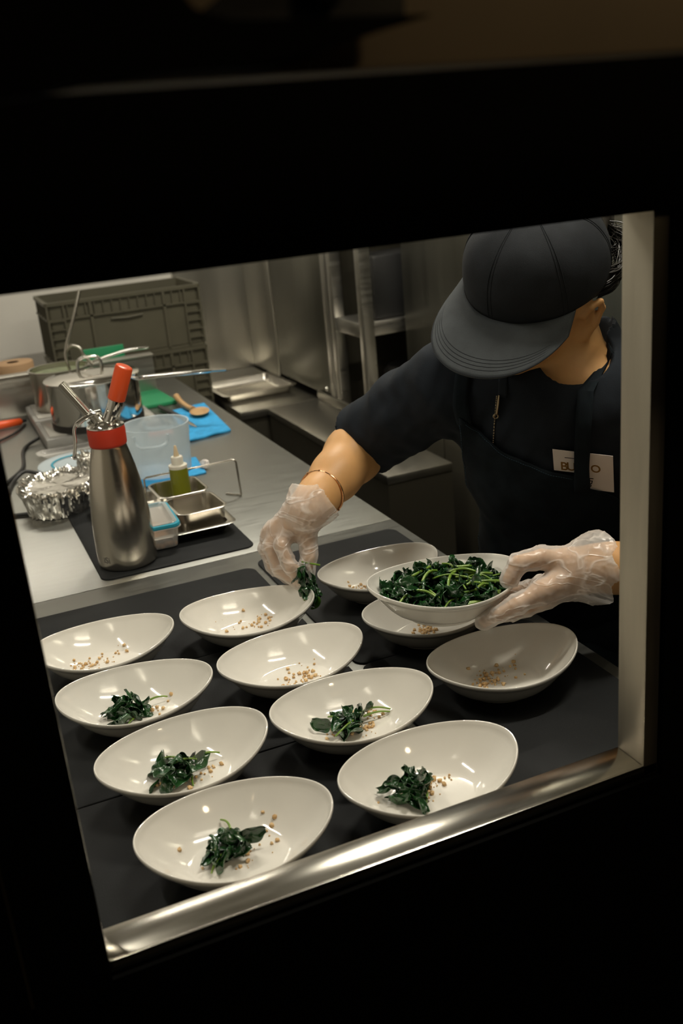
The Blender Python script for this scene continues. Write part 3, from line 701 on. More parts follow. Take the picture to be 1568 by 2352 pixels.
# black handled knife and peeler left of it
def handled(name, p0, p1, p2, lab, cat, hm, bmtl, r=.0075):
    e = empty(name, p0, 0, lab, cat); P0, P1, P2 = Vector(p0), Vector(p1), Vector(p2)
    bm = bmesh.new(); add_tube(bm, [P0-P0, (P1-P0)*.05, (P1-P0)*.5, (P1-P0)*.97, P1-P0], [r*.7, r, r*1.1, r*.95, r*.6], 12, flat=.8); from_bm('grip', bm, hm, e)
    bm = bmesh.new(); add_tube(bm, [(P1-P0)*.98, (P2-P0)*.75+(P1-P0)*.25, P2-P0], [r*.6, r*.8, r*.2], 8, flat=.25); from_bm('blade', bm, bmtl, e)
handled('paring_knife', (0.572, 2.80, .009), (0.590, 2.63, .010), (0.60, 2.50, .007), 'black handled knife lying left of the wooden spoon', 'knife', M_BLACKP, M_PAN)
handled('kitchen_tongs', (0.500, 2.86, .010), (0.545, 2.66, .009), (0.575, 2.52, .006), 'dark handled steel utensil behind the frosted tub', 'utensil', M_BLACKP, M_PAN, .006)
bm = bmesh.new(); add_box(bm, -.033, .033, -.012, .012, 0, .012, .004); o = from_bm('orange_peeler', bm, M_ORANGE); o.location = (0.505, 2.50, .0003); o.rotation_euler.z = -.3
tag(o, 'small orange handled tool just behind the frosted tub', 'tool')

# green box and board
gb = box_obj('green_board', -.030, .075, -.14, .14, 0, .011, M_GREEN, bev=.003, label='green plastic board on the worktop right of the steel pot', cat='board'); gb.location = (0.552, 2.97, .0003); gb.rotation_euler.z = .05
gt = box_obj('green_sheet', -.075, .055, -.004, .004, 0, .150, M_GREEN, bev=.002, label='green plastic sheet leaning upright behind the lidded pot', cat='sheet'); gt.location = (0.500, 3.12, .0003)
# ------------------------------------------------------------------ hobs, pots
def hob(x0, x1, y0, y1, label):
    e = empty('induction_hob', ((x0+x1)/2, (y0+y1)/2, 0.0002), 0, label, 'hob', 'grey induction hobs'); hx, hy = (x1-x0)/2, (y1-y0)/2
    box = box_obj('hob_body', -hx, hx, -hy, hy, .004, .034, M_HOBSIDE, e, .006)
    t = box_obj('hob_plate', -hx+.012, hx-.012, -hy+.012, hy-.012, .0335, .0375, M_GLASSTOP, e, .001)
    for sx in (-1, 1):
        for sy in (-1, 1):
            f = box_obj('foot', sx*hx*.8-.01, sx*hx*.8+.01, sy*hy*.8-.01, sy*hy*.8+.01, 0, .005, M_BLACKP, e, .001)
hob(0.222, 0.520, 2.540, 2.760, 'grey induction hob under the lidded steel pot')
hob(0.222, 0.520, 2.775, 3.000, 'grey induction hob behind the lidded pot, by the steel upstand')
HZ = 0.0379
pot = empty('saucepan', (0.372, 2.62, HZ), 0, 'large lidded steel pot with long handle on the hob behind the whipper', 'pot')
PR = 0.118
bm = bmesh.new(); add_lathe(bm, [(0, 0), (PR-.006, 0), (PR-.001, .003), (PR, .008), (PR, .118), (PR+.003, .1195), (PR+.003, .121), (PR-.002, .121), (PR-.0025, .010), (0, .004)], 96, cap0=False, cap1=False)
from_bm('pot_body', bm, M_CHROME, pot, sharp=50)
bm = bmesh.new(); add_lathe(bm, [(PR+.0006, .0005), (PR+.0012, .004), (PR+.0012, .016), (PR+.0006, .018)], 96, cap0=False, cap1=False)
from_bm('dark_base_band', bm, M_COIL, pot)  # even dark band round the foot of the pot
ld = None
bm = bmesh.new(); add_lathe(bm, [(PR+.004, .1215), (PR+.005, .1235), (PR+.003, .125), (PR-.012, .1252), (PR-.016, .1275), (.07, .134), (.03, .138), (0, .139)], 96)
ld = from_bm('pot_lid', bm, M_CHROME, pot, sharp=50)
bm = bmesh.new(); add_tube(bm, smooth_path([(-.030, .004, .1365), (-.029, .004, .158), (-.022, .004, .170), (0, .004, .173), (.022, .004, .170), (.030, .004, .158), (.031, .004, .1365)], 5), .0042, 10)
from_bm('lid_handle', bm, M_CHROME, ld)
bm = bmesh.new(); add_tube(bm, smooth_path([(.112, -.02, .100), (.135, -.035, .104), (.20, -.08, .108), (.285, -.135, .112)], 5), [.010, .011, .012, .012, .012, .012, .012, .012, .012, .012, .012, .012, .012, .012, .011, .009], 12, flat=.45)
add_tube(bm, [(.283, -.134, .112), (.318, -.157, .1125)], [.0055, .004], 8, flat=.6)
from_bm('long_handle', bm, M_CHROME, pot)
p2 = empty('stock_pot', (0.325, 2.885, HZ), 0, 'steel pot of greenish soup with a ladle, behind the lidded pot', 'pot')
bm = bmesh.new(); add_lathe(bm, [(0, 0), (.078, 0), (.082, .004), (.084, .110), (.0875, .112), (.0875, .1135), (.081, .1135), (.0795, .005), (0, .004)], 72, cap0=False, cap1=False)
from_bm('pot_body', bm, M_PAN, p2, sharp=50)
bm = bmesh.new(); add_lathe(bm, [(0, .100), (.079, .100)], 48, cap0=False, cap1=False)
from_bm('soup', bm, M_WAX, p2)
bm = bmesh.new(); add_tube(bm, smooth_path([(.078, .02, .105), (.12, .0, .118), (.19, -.03, .135), (.25, -.055, .138)], 5), [.006, .008, .009, .009, .009, .009, .009, .009, .009, .009, .009, .009, .009, .008, .007, .005], 12, flat=.5)
from_bm('long_handle', bm, M_CHROME, p2)
la = empty('ladle', (0.335, 2.865, HZ+.102), 0, 'steel ladle leaning upright out of the soup pot', 'ladle')
bm = bmesh.new(); add_tube(bm, smooth_path([(.020, -.01, -.02), (.012, -.005, .05), (.050, .0, .14), (.082, .01, .215)], 5), [.0045]*16, 10)
from_bm('ladle_handle', bm, M_PAN, la)
bm = bmesh.new(); add_tube(bm, smooth_path([(.013, -.004, .055), (.030, -.01, .070), (.050, -.02, .062), (.058, -.024, .040), (.078, -.03, .012)], 5), [.0045]*21, 10)
from_bm('ladle_hook', bm, M_PAN, la)

# steel upstand at the far end, with its folded top
us = empty('steel_upstand', (0.02, 3.03, 0), 0, 'low steel upstand with folded bright edge behind the pots', 'upstand')
part_box('upstand_sheet', us, -0.60, 0.622, 3.030, 3.042, 0.0003, 0.118, M_STEEL, .001)
part_box('folded_edge', us, -0.60, 0.624, 3.016, 3.060, 0.118, 0.124, M_STEEL, .002)
rl = bmesh.new(); add_lathe(rl, [(.018, 0), (.058, 0), (.060, .002), (.060, .136), (.058, .138), (.018, .138)], 48, cap0=False, cap1=False)
o = from_bm('paper_roll', rl, M_ROLL, sharp=50); o.location = (0.225, 3.17, 0.0003); tag(o, 'brown paper roll behind the steel upstand at far left', 'paper roll')

# burner torch and cables at the far left
to = empty('gas_lighter', (0.150, 2.905, 0.012), 0, 'orange gas lighter lying by the left edge of the window', 'lighter')
bm = bmesh.new(); add_tube(bm, [(-.09, -.03, 0), (-.02, -.012, .002), (.045, .0, .0), (.05, .001, .0)], [.010, .012, .010, .006], 14)
from_bm('lighter_grip', bm, M_ORANGE, to)
bm = bmesh.new(); add_tube(bm, [(.048, .001, .0), (.062, .004, 0)], [.006, .004], 10)
from_bm('lighter_tip', bm, M_BLACKP, to)
def cable(pts, lab, r=.0045):
    bm = bmesh.new(); P = [Vector(p) for p in pts]; b0 = P[0].copy(); b0.z = 0
    add_tube(bm, [q-b0 for q in smooth_path(P, 8)], r, 10); o = from_bm('power_cable', bm, M_CABLE); o.location = b0
    return tag(o, lab, 'cable', 'black power cables on the worktop')
cable([(0.216, 2.66, .014), (0.185, 2.64, .006), (0.165, 2.58, .0048), (0.150, 2.44, .0048), (0.125, 2.37, .0048), (0.085, 2.30, .0048)], 'black cable dropping from the hob side toward the window edge')
cable([(0.205, 2.315, .0048), (0.178, 2.345, .0048), (0.145, 2.355, .0140), (0.115, 2.320, .0048), (0.090, 2.220, .0048), (0.07, 2.15, .0048)], 'black cable looping left of the round lid')
cable([(0.150, 2.045, .0048), (0.105, 2.060, .0048), (0.05, 2.075, .0048)], 'short black cable end left of the foil dish')
cable([(0.205, 2.89, .0048), (0.165, 2.80, .0048), (0.110, 2.735, .0048), (0.06, 2.70, .0048)], 'thin black cable running from the orange lighter', .0035)

# ------------------------------------------------------------------ crates
def crate_mesh_parts(e, W, D, H):
    bm = bmesh.new(); t = .004; r = .012
    q = lambda d, z: [(x, y, z) for x, y in rrect(-W/2+d, W/2-d, -D/2+d, D/2-d, r, 4)]
    add_loops(bm, [q(.014, 0), q(.014, .010), q(.010, .012), q(.010, H-.002), q(.010, H), q(.010+t, H), q(.010+t, .006), q(.02, .006)])
    from_bm('crate_shell', bm, M_CRATE, e, sharp=30)
    bm = bmesh.new()
    for z0, z1, ex in ((H-.012, H, .004), (H-.062, H-.056, .003), (.0, .010, -.002)):
        add_loops(bm, [q(-ex+.004, z0), q(-ex+.004, z1), q(.012, z1), q(.012, z0), q(-ex+.004, z0)], cap0=False, cap1=False)
    for sx in (-1, 1):
        add_box(bm, *(sorted((sx*(W/2-.058), sx*(W/2-.064)))), -D/2+.0005, -D/2+.012, .01, H-.012)
        add_box(bm, *(sorted((sx*(W/2-.004), sx*(W/2-.010)))), -D/2+.0005, -D/2+.012, .01, H-.012)
        for k in range(5): add_box(bm, *(sorted((sx*(W/2-.006), sx*(W/2-.062)))), -D/2+.001, -D/2+.012, .030+k*.030, .034+k*.030)
    for x in (-W*.22, W*.25): add_box(bm, x-.005, x+.005, -D/2+.001, -D/2+.012, .01, H-.012)
    for k in range(14): add_box(bm, -W/2+.075+k*(W-.15)/13-.002, -W/2+.075+k*(W-.15)/13+.002, -D/2+.002, -D/2+.012, H-.056, H-.012)
    for sx in (-1, 1):
        for k in range(4): y = -D/2+.05+k*(D-.1)/3; add_box(bm, *(sorted((sx*(W/2-.001), sx*(W/2-.012)))), y-.003, y+.003, .01, H-.012)
    from_bm('rim_and_ribs', bm, M_CRATE, e, smooth=False)
    bm = bmesh.new(); add_tube(bm, [(-.055, -D/2+.004, H-.078), (.0, -D/2+.003, H-.0815), (.055, -D/2+.004, H-.078)], .004, 8)
    from_bm('handle_lip', bm, M_CRATE, e)
for k in range(3):
    e = empty('plastic_crate', (0.651, 3.49+.150, -0.388+.2165*k), 0.0, ['olive grey plastic crate at the bottom of the stack, hidden low', 'olive grey plastic crate below the topmost one of the stack', 'olive grey open plastic crate on top of the stack at far left'][k], 'crate', 'stacked olive grey crates')
    if k: crate_mesh_parts(e, .54, .30, .2155)
    else:
        crate_mesh_parts(e, .54, .30, .2155)
dl = empty('crate_dolly', (0.651, 3.64, FZ), 0, 'low stand carrying the stack of olive grey crates', 'stand')
bm = bmesh.new(); add_box(bm, -.27, .27, -.15, .15, .46, .510, .004); from_bm('platform', bm, M_DARKPANEL, dl)
for sx in (-1, 1):
    for sy in (-1, 1): box_obj('leg', sx*.24-.015, sx*.24+.015, sy*.12-.015, sy*.12+.015, 0, .461, M_DARKPANEL, dl)

# ------------------------------------------------------------------ steel side of the kitchen
M_CLAD = mat('wall_cladding_steel', (0.62, 0.60, 0.54), 0.30, 1.0, rvar=0.04, vscale=2, var=0.05, bump=0.05, bscale=5, stretch=(6, 6, .2))
box_obj('wall_back', 0.955, 2.4, 4.03, 4.049, FZ, CEIL, M_CLAD, kind='structure')
BZ = -0.17
bn = empty('steel_bench', (1.10, 3.4, FZ), 0, 'low steel bench with a sunken front across the aisle', 'bench')
part_box('bench_top', bn, 0.945, 1.245, 3.275, 4.02, BZ-.03, BZ, M_STEELV, .003)
part_box('bench_front', bn, 0.945, 1.245, 3.285, 4.01, FZ, BZ-.031, M_DARKPANEL, 0)
b2 = empty('steel_bench', (1.19, 2.9, FZ), 0, 'lower steel counter right of the bench, below the refrigerator', 'bench')
part_box('bench_top', b2, 1.045, 1.245, 2.30, 3.27, BZ-.025, BZ-.001, M_STEELV, .003)
part_box('raised_lip', b2, 1.238, 1.2475, 2.95, 3.27, BZ-.001, BZ+.03, M_STEELV, .001)
part_box('bench_front', b2, 1.05, 1.245, 2.305, 3.265, FZ, BZ-.026, M_DARKPANEL, 0)
st = empty('steel_tray', (1.075, 3.56, BZ+.0005), 0.03, 'empty steel tray resting on the low bench beside the crates', 'tray')
bm = bmesh.new(); pan_mesh(bm, -.135, .135, -.135, .150, .030, .006, .009, .02, base_in=.016)
from_bm('tray_body', bm, M_PAN, st)
fr = empty('refrigerator', (1.45, 3.42, FZ), 0, 'tall dark steel refrigerator door behind the low bench', 'refrigerator')
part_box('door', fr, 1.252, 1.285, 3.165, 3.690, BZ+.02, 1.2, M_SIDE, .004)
part_box('cabinet', fr, 1.287, 1.75, 3.150, 3.700, FZ, 1.22, M_DARKPANEL, 0)
part_box('door_edge', fr, 1.2485, 1.256, 3.120, 3.163, BZ+.005, 1.2, M_STEEL, .002)
part_box('side_filler', fr, 1.252, 1.275, 3.705, 4.028, BZ+.005, 1.2, M_CLAD, .002)
lk = bmesh.new(); add_lathe(lk, [(0, 0), (.007, 0), (.008, .003), (.006, .006), (0, .006)], 20); o = from_bm('door_lock', lk, M_CHROME, fr)
o.location = Vector((1.2515, 3.20, BZ+.045))-fr.location; o.rotation_euler = (0, -PI/2, 0)
rk = empty('steel_rack', (1.45, 3.0, FZ), 0, 'open steel rack with one shelf between refrigerator and side panel', 'rack')
part_box('upright', rk, 1.248, 1.285, 3.070, 3.108, BZ-.03, 1.2, M_STEEL, .002)
part_box('upright', rk, 1.248, 1.285, 2.835, 2.873, BZ-.03, 1.2, M_STEEL, .002)
part_box('shelf', rk, 1.252, 1.72, 2.874, 3.069, 0.095, 0.140, M_STEEL, .003)
part_box('back_panel', rk, 1.70, 1.72, 2.874, 3.069, BZ-.03, 1.2, M_DARKPANEL, 0)
part_box('base', rk, 1.25, 1.72, 2.84, 3.10, FZ, BZ-.03, M_DARKPANEL, 0)
dj = empty('black_container', (1.45, 2.97, BZ-.0295), 0, 'black container standing low inside the open rack', 'container')
bm = bmesh.new(); add_lathe(bm, [(0, 0), (.07, 0), (.075, .01), (.075, .15), (.06, .17), (0, .172)], 32); from_bm('container_body', bm, M_BLACKP, dj)
dk = empty('black_machine', (1.42, 2.965, .1405), 0, 'black machine on the rack shelf behind the uprights', 'machine')
box_obj('machine_body', -.1, .1, -.07, .07, 0, .20, M_BLACKP, dk, .01)
box_obj('control_strip', -.103, -.099, -.04, .05, .09, .13, M_PAN, dk, .001)
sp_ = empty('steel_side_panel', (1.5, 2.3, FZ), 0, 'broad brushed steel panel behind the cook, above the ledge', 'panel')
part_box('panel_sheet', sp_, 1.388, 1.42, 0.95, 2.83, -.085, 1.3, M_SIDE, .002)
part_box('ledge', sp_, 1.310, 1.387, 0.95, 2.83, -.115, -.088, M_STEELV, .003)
ac = empty('under_counter_cabinet', (1.45, 1.9, FZ), 0, 'dark olive steel cabinet fronts behind the cook', 'cabinet')
part_box('carcass', ac, 1.325, 1.75, 0.95, 2.83, FZ, -.1155, M_DARKPANEL, 0)
for y0, y1 in ((2.860-.02-.37, 2.82), (1.96, 2.462), (1.45, 1.952)):
    d = part_box('door', ac, 1.308, 1.3245, y0, y1, FZ+.1, -.125, M_DARKPANEL, .003)
kb = bmesh.new(); add_lathe(kb, [(0, 0), (.012, 0), (.013, .004), (.010, .008), (0, .008)], 20); o = from_bm('door_knob', kb, M_BLACKP, ac)
o.location = Vector((1.3078, 2.44, -.385))-ac.location; o.rotation_euler = (0, -PI/2, 0)

# ------------------------------------------------------------------ the cook
def V3(*a): return np.array(a, float)
def sd_cone(P, a, b, r1, r2):
    ba = b-a; l2 = ba@ba; rr = r1-r2; a2 = l2-rr*rr; il2 = 1/l2
    pa = P-a; y = pa@ba; z = y-l2
    w_ = pa*l2-y[:, None]*ba; x2 = (w_*w_).sum(1); y2 = y*y*l2; z2 = z*z*l2
    k = np.sign(rr)*rr*rr*x2
    d3 = (np.sqrt(np.maximum(x2*a2*il2, 0))+y*rr)*il2-r1
    d1 = np.sqrt(x2+z2)*il2-r2; d2 = np.sqrt(x2+y2)*il2-r1
    return np.where(np.sign(z)*a2*z2 > k, d1, np.where(np.sign(y)*a2*y2 < k, d2, d3))
def sd_ell(P, c, r, M):
    q = (P-c)@M.T
    k0 = np.sqrt(((q/r)**2).sum(1)); k1 = np.sqrt(((q/(r*r))**2).sum(1))+1e-9
    return k0*(k0-1)/k1
def smin(a, b, k):
    h = np.clip(0.5+0.5*(b-a)/k, 0, 1); return b*(1-h)+a*h-k*h*(1-h)
I3 = np.eye(3)
class Sdf:
    """groups of (k, prims); prims blended inside a group with its k, groups blended with kk"""
    def __init__(self, kk=0.012): self.g = []; self.kk = kk; self.cuts = []; self.disp = None
    def group(self, k): self.g.append((k, [])); return self
    def cone(self, a, b, r1, r2): self.g[-1][1].append(('c', np.array(a, float), np.array(b, float), r1, r2)); return self
    def chain(self, pts, rs):
        for i in range(len(pts)-1): self.cone(pts[i], pts[i+1], rs[i], rs[i+1])
        return self
    def ell(self, c, r, M=I3): self.g[-1][1].append(('e', np.array(c, float), np.array(r, float), np.array(M, float))); return self
    def __call__(self, P):
        d = None
        for k, pr in self.g:
            e = None
            for p in pr:
                s = sd_cone(P, *p[1:]) if p[0] == 'c' else sd_ell(P, *p[1:])
                e = s if e is None else smin(e, s, k)
            d = e if d is None else smin(d, e, self.kk)
        if self.disp: d = d + self.disp(P)
        for f in self.cuts: d = np.maximum(d, f(P))
        return d
    def bounds(self):
        lo = np.full(3, 9.0); hi = -lo
        for k, pr in self.g:
            for p in pr:
                if p[0] == 'c':
                    for c, r in ((p[1], p[3]), (p[2], p[4])): lo = np.minimum(lo, c-r); hi = np.maximum(hi, c+r)
                else: r = p[2].max(); lo = np.minimum(lo, p[1]-r); hi = np.maximum(hi, p[1]+r)
        return lo, hi
def sdf_mesh(name, f, h, mats, parent=None, lo=None, hi=None, pad=0.012, smooth_it=0, opening=None):
    l, u = f.bounds(); l = l-pad; u = u+pad
    if lo is not None: l = np.maximum(l, lo)
    if hi is not None: u = np.minimum(u, hi)
    n = np.ceil((u-l)/h).astype(int)+1
    B = 16; nb = -(-n//B); N = nb*B
    D = np.empty(tuple(N), np.float32)
    bc = np.stack(np.meshgrid(*[np.arange(k) for k in nb], indexing='ij'), -1).reshape(-1, 3)
    cen = l+(bc*B+(B-1)/2)*h
    dc = np.concatenate([f(cen[i:i+20000]) for i in range(0, len(cen), 20000)])
    rad = B*h*0.87*1.5+0.02
    loc = np.stack(np.meshgrid(*[np.arange(B)]*3, indexing='ij'), -1).reshape(-1, 3)
    for b, d in zip(bc, dc):
        s = tuple(slice(k*B, k*B+B) for k in b)
        D[s] = d if abs(d) > rad else f(l+(b*B+loc)*h).reshape(B, B, B)
    # naive surface nets
    S = D < 0
    c = np.zeros(tuple(N-1), np.int8)
    for i in (0, 1):
        for j in (0, 1):
            for k in (0, 1): c += S[i:N[0]-1+i, j:N[1]-1+j, k:N[2]-1+k]
    act = np.argwhere((c > 0) & (c < 8))
    idx = np.full(tuple(N-1), -1, np.int32); idx[tuple(act.T)] = np.arange(len(act))
    acc = np.zeros((len(act), 3)); cnt = np.zeros(len(act))
    cor = [(i, j, k) for i in (0, 1) for j in (0, 1) for k in (0, 1)]
    for p in cor:
        for ax in range(3):
            if p[ax]: continue
            q = list(p); q[ax] = 1
            dp = D[tuple((act+p).T)]; dq = D[tuple((act+q).T)]
            mk = (dp < 0) != (dq < 0)
            t = np.where(mk, dp/np.where(mk, dp-dq, 1), 0)
            pos = np.array(p, float)[None].repeat(len(act), 0); pos[:, ax] += t
            acc[mk] += pos[mk]; cnt[mk] += 1
    verts = l+(act+acc/cnt[:, None])*h
    faces = []
    for ax in range(3):
        a1, a2 = (ax+1) % 3, (ax+2) % 3
        s0 = [slice(0, N[k]-1) for k in range(3)]; s1 = list(s0); s1[ax] = slice(1, N[ax])
        e = np.argwhere(S[tuple(s0)] != S[tuple(s1)])
        e = e[(e[:, a1] > 0) & (e[:, a2] > 0)]
        def at(d1, d2):
            q = e.copy(); q[:, a1] -= d1; q[:, a2] -= d2; return idx[tuple(q.T)]
        quad = np.stack([at(1, 1), at(0, 1), at(0, 0), at(1, 0)], 1)
        ins = S[tuple(e.T)]
        quad[~ins] = quad[~ins][:, ::-1]
        faces.append(quad)
    faces = np.concatenate(faces); faces = faces[(faces >= 0).all(1)]
    if opening is not None: op = opening(verts); faces = faces[~op[faces].all(1)]
    me = bpy.data.meshes.new(name); me.from_pydata(verts.tolist(), [], faces.tolist())
    o = link_mesh(name, me, mats, parent)
    if smooth_it:
        sm = o.modifiers.new('smooth', 'SMOOTH'); sm.iterations = smooth_it; sm.factor = 0.5
    return o

# skeleton (metres; the worktop surface is z = 0)
NECK = V3(.812, 1.135, .330); HEADC = V3(.7470, 1.1260, .4630)
HF, HL, HU = V3(-.8031, -.2272, -.5508), V3(.4425, -.8466, -.2958), V3(-.3991, -.4812, .7805)   # head: forward, her left, up
HM = np.array([HF, HL, HU])
def hp(f, l, u): return HEADC+HF*f+HL*l+HU*u
TF = V3(-.575, -.818, 0); TL = V3(.818, -.575, 0); TU = V3(0, 0, 1)       # torso: facing, her left, up
SH_R, EL_R, WR_R = V3(.672, 1.235, .330), V3(.6028, 1.400, .2178), V3(.4600, 1.291, .1690)
SH_L, EL_L, WR_L = V3(.955, 1.035, .315), V3(.905, .905, .095), V3(.6989, .9381, .1401)
PELV = V3(.935, 1.30, -.06)
CHEST = V3(.835, 1.175, .215)
def lerp(a, b, t): return a*(1-t)+b*t
TUPV = (NECK-PELV)/np.linalg.norm(NECK-PELV); TFV = TF-TUPV*(TF@TUPV); TFV /= np.linalg.norm(TFV)
TM = np.array([TL, TFV, TUPV])

HAND_R = dict(
  index=[(.4290, 1.2999, .1361), (.4096, 1.2883, .1217), (.4141, 1.2731, .0929), (.4284, 1.2708, .0690)],
  middle=[(.4174, 1.3180, .1353), (.4003, 1.3154, .1123), (.4055, 1.2989, .0809), (.4269, 1.2838, .0600)],
  ring=[(.4129, 1.3370, .1268), (.4009, 1.3406, .1014), (.4036, 1.3274, .0759), (.4212, 1.3058, .0577)],
  pinky=[(.4137, 1.3529, .1157), (.4070, 1.3583, .0901), (.4115, 1.3443, .0700), (.4227, 1.3260, .0572)],
  thumb=[(.4548, 1.2951, .1498), (.4490, 1.2837, .1264), (.4444, 1.2732, .1003), (.4345, 1.2673, .0760)])
HAND_L = dict(
  index=[(.6249, .9441, .1244), (.5890, .9467, .1143), (.5688, .9535, .1045), (.5540, .9661, .0924)],
  middle=[(.6383, .9590, .1070), (.6164, .9656, .0969), (.6016, .9721, .0915), (.5930, .9835, .0857)],
  ring=[(.6487, .9800, .1012), (.6325, .9950, .0911), (.6206, 1.0047, .0880), (.6103, 1.0127, .0833)],
  pinky=[(.6625, .9985, .1010), (.6505, 1.0155, .0942), (.6405, 1.0263, .0902), (.6310, 1.0334, .0842)],
  thumb=[(.6718, .9521, .1486), (.6385, .9632, .1592), (.6085, .9689, .1575), (.5938, .9689, .1384)])
FR = dict(index=(.0098, .0088, .0078, .0068), middle=(.0098, .0090, .0080, .0070), ring=(.0095, .0084, .0075, .0065), pinky=(.0085, .0074, .0066, .0058), thumb=(.0150, .0112, .0098, .0082))
def hand(S, H, W, off=0.0, k=0.006):
    W = np.array(W)
    S.group(0.010)
    mid = (np.array(H['index'][0])+np.array(H['pinky'][0]))/2
    S.cone(W, lerp(W, mid, .35), .024+off, .026+off)
    for fn in ('index', 'middle', 'ring', 'pinky'): S.cone(lerp(W, np.array(H[fn][0]), .25), H[fn][0], .0165+off, FR[fn][0]+.0012+off)
    S.cone(H['index'][0], H['pinky'][0], .0095+off, .0085+off)
    S.cone(lerp(W, np.array(H['thumb'][0]), .5), H['thumb'][0], .0190+off, .0155+off)
    S.cone(H['thumb'][0], lerp(np.array(H['index'][0]), W, .3), .0130+off, .0120+off)
    for fn in FR: S.group(0.003); S.chain(H[fn], [r+off for r in FR[fn]])

def head_sdf(S, off=0.0):
    S.group(0.022)
    S.ell(hp(-.008, 0, .028), (.092+off, .074+off, .088+off), HM)            # cranium
    S.ell(hp(.030, 0, -.030), (.058+off, .060+off, .075+off), HM)            # face
    S.cone(hp(.040, 0, -.082), hp(.062, 0, -.098), .030+off, .0185+off)      # jaw and chin
    for s in (-1, 1): S.cone(hp(-.004, s*.050, -.050), hp(.050, s*.018, -.092), .0210+off, .0170+off); S.ell(hp(.058, s*.036, -.028), (.024, .022, .020), HM)
    S.group(0.008)
    S.cone(hp(.084, 0, .006), hp(.104, 0, -.034), .0085, .0115)              # nose
    for s in (-1, 1): S.ell(hp(.098, s*.010, -.038), (.009, .008, .007), HM)
    S.ell(hp(.0845, 0, -.063), (.011, .024, .0065), HM); S.ell(hp(.0825, 0, -.075), (.011, .020, .007), HM)   # lips
    S.cone(hp(.080, -.045, .018), hp(.088, -.012, .016), .008, .008); S.cone(hp(.080, .045, .018), hp(.088, .012, .016), .008, .008)  # brows
    for s in (-1, 1):                                                        # ears
        S.group(0.004)
        P = [hp(.006, s*.073, -.054), hp(-.006, s*.082, -.038), hp(-.014, s*.088, -.014), hp(-.008, s*.089, .004), hp(.004, s*.083, .002), hp(.010, s*.076, -.014)]
        S.chain(P, [.0065, .0050, .0045, .0045, .0040, .0035]); S.ell(hp(-.002, s*.0755, -.016), (.011, .0035, .022), HM)

cook = empty('person', (.935, 1.30, FZ), 0, 'person in dark cap, navy jacket and clear gloves plating spinach into bowls', 'person')
def fix(o): o.data.transform(Matrix.Translation(-cook.location)); o.parent = cook; return o
BODY = Sdf(0.014)
head_sdf(BODY)
BODY.group(0.02)
BODY.cone(hp(-.030, 0, -.050), NECK+V3(.0, .0, .01), .047, .049)
BODY.cone(hp(.000, 0, -.075), NECK+TF*.02-TU*.01, .040, .045)
BODY.group(0.05)
BODY.ell(CHEST, (.145, .088, .150), TM); BODY.ell(lerp(PELV, CHEST, .35), (.130, .085, .15), TM); BODY.ell(PELV, (.150, .098, .11), TM)
BODY.cone(NECK-TU*.02, SH_R-TU*.01, .045, .045); BODY.cone(NECK-TU*.02, SH_L-TU*.01, .045, .045)
BODY.group(0.02); BODY.chain([SH_R, EL_R], [.046, .040]); BODY.chain([SH_L, EL_L], [.046, .040])
def forearm(S, E, W, off=0.0):
    S.group(0.02); S.chain([E, lerp(E, W, .22), lerp(E, W, .55), lerp(E, W, .88), W], [.040+off, .0425+off, .0355+off, .0285+off, .0265+off])
forearm(BODY, EL_R, WR_R); forearm(BODY, EL_L, WR_L)
hand(BODY, HAND_R, WR_R); hand(BODY, HAND_L, WR_L)
LEGS = []
for s, off in ((-1, V3(-.0, .0, 0)), (1, V3(0, 0, 0))):
    hip = PELV+TL*s*.085-TU*.05; knee = V3(.955, 1.36, -.46)+TL*s*.10; ank = V3(.985, 1.42, -.84)+TL*s*.11; toe = ank+TF*.15-TU*.035
    LEGS.append((hip, knee, ank, toe))
    BODY.group(0.03); BODY.chain([hip, knee, ank], [.080, .056, .038]); BODY.chain([ank-TU*.025, toe], [.034, .026])
body = fix(sdf_mesh('body', BODY, 0.0038, M_SKIN, smooth_it=2))

# gloves: loose clear film over hand and wrist, wrinkled, with a flared open cuff
def wrinkle(seed, amp, scale, axis):
    """sharp ridges that run slantwise over the film, from folded sine waves"""
    ax = np.array(axis)/np.linalg.norm(axis)
    rs = np.random.RandomState(seed); K = []
    for i in range(7):
        k = rs.normal(size=3); k = k-ax*(k@ax)*.55; k /= np.linalg.norm(k); K.append((k*scale*(1+.45*i), rs.uniform(0, 6.28)))
    def f(P):
        q = P+.010*np.sin(P[:, [1, 2, 0]]*70+seed)+.004*np.sin(P[:, [2, 0, 1]]*190+seed)
        r = 0
        for i, (k, ph) in enumerate(K): r = r+(1-np.abs(np.sin(q@k+ph)))**5/(1+.25*i)
        return -amp*np.minimum(r, 1.6)
    return f
def glove(name, H, W, E, cuff_dir, cuff_len, flare, seed, tip=(0, 0, 0)):
    G = Sdf(0.008); hand(G, H, W, 0.0026)
    G.group(0.012)
    W = np.array(W); c = W+cuff_dir*cuff_len
    G.chain([W-cuff_dir*.012, lerp(W, c, .4), c, c+cuff_dir*.012], [.0285, .0305, .0310+flare*.8, .0310+flare*1.2])
    G.disp = wrinkle(seed, .0019, 42, cuff_dir)
    n = cuff_dir+np.array(tip); n /= np.linalg.norm(n)
    rag = lambda P: (P-c)@n-0.0045*np.sin(P[:, 0]*130+P[:, 2]*150+seed)
    G.cuts = [rag]
    return fix(sdf_mesh(name, G, 0.0019, M_GLOVE, smooth_it=1, opening=lambda P: rag(P) > -0.0014))
dR = (EL_R-WR_R)/np.linalg.norm(EL_R-WR_R); dL = (EL_L-WR_L)/np.linalg.norm(EL_L-WR_L)
glove('glove', HAND_R, WR_R, EL_R, dR, .016, .006, 3, (.25, 0, .35))
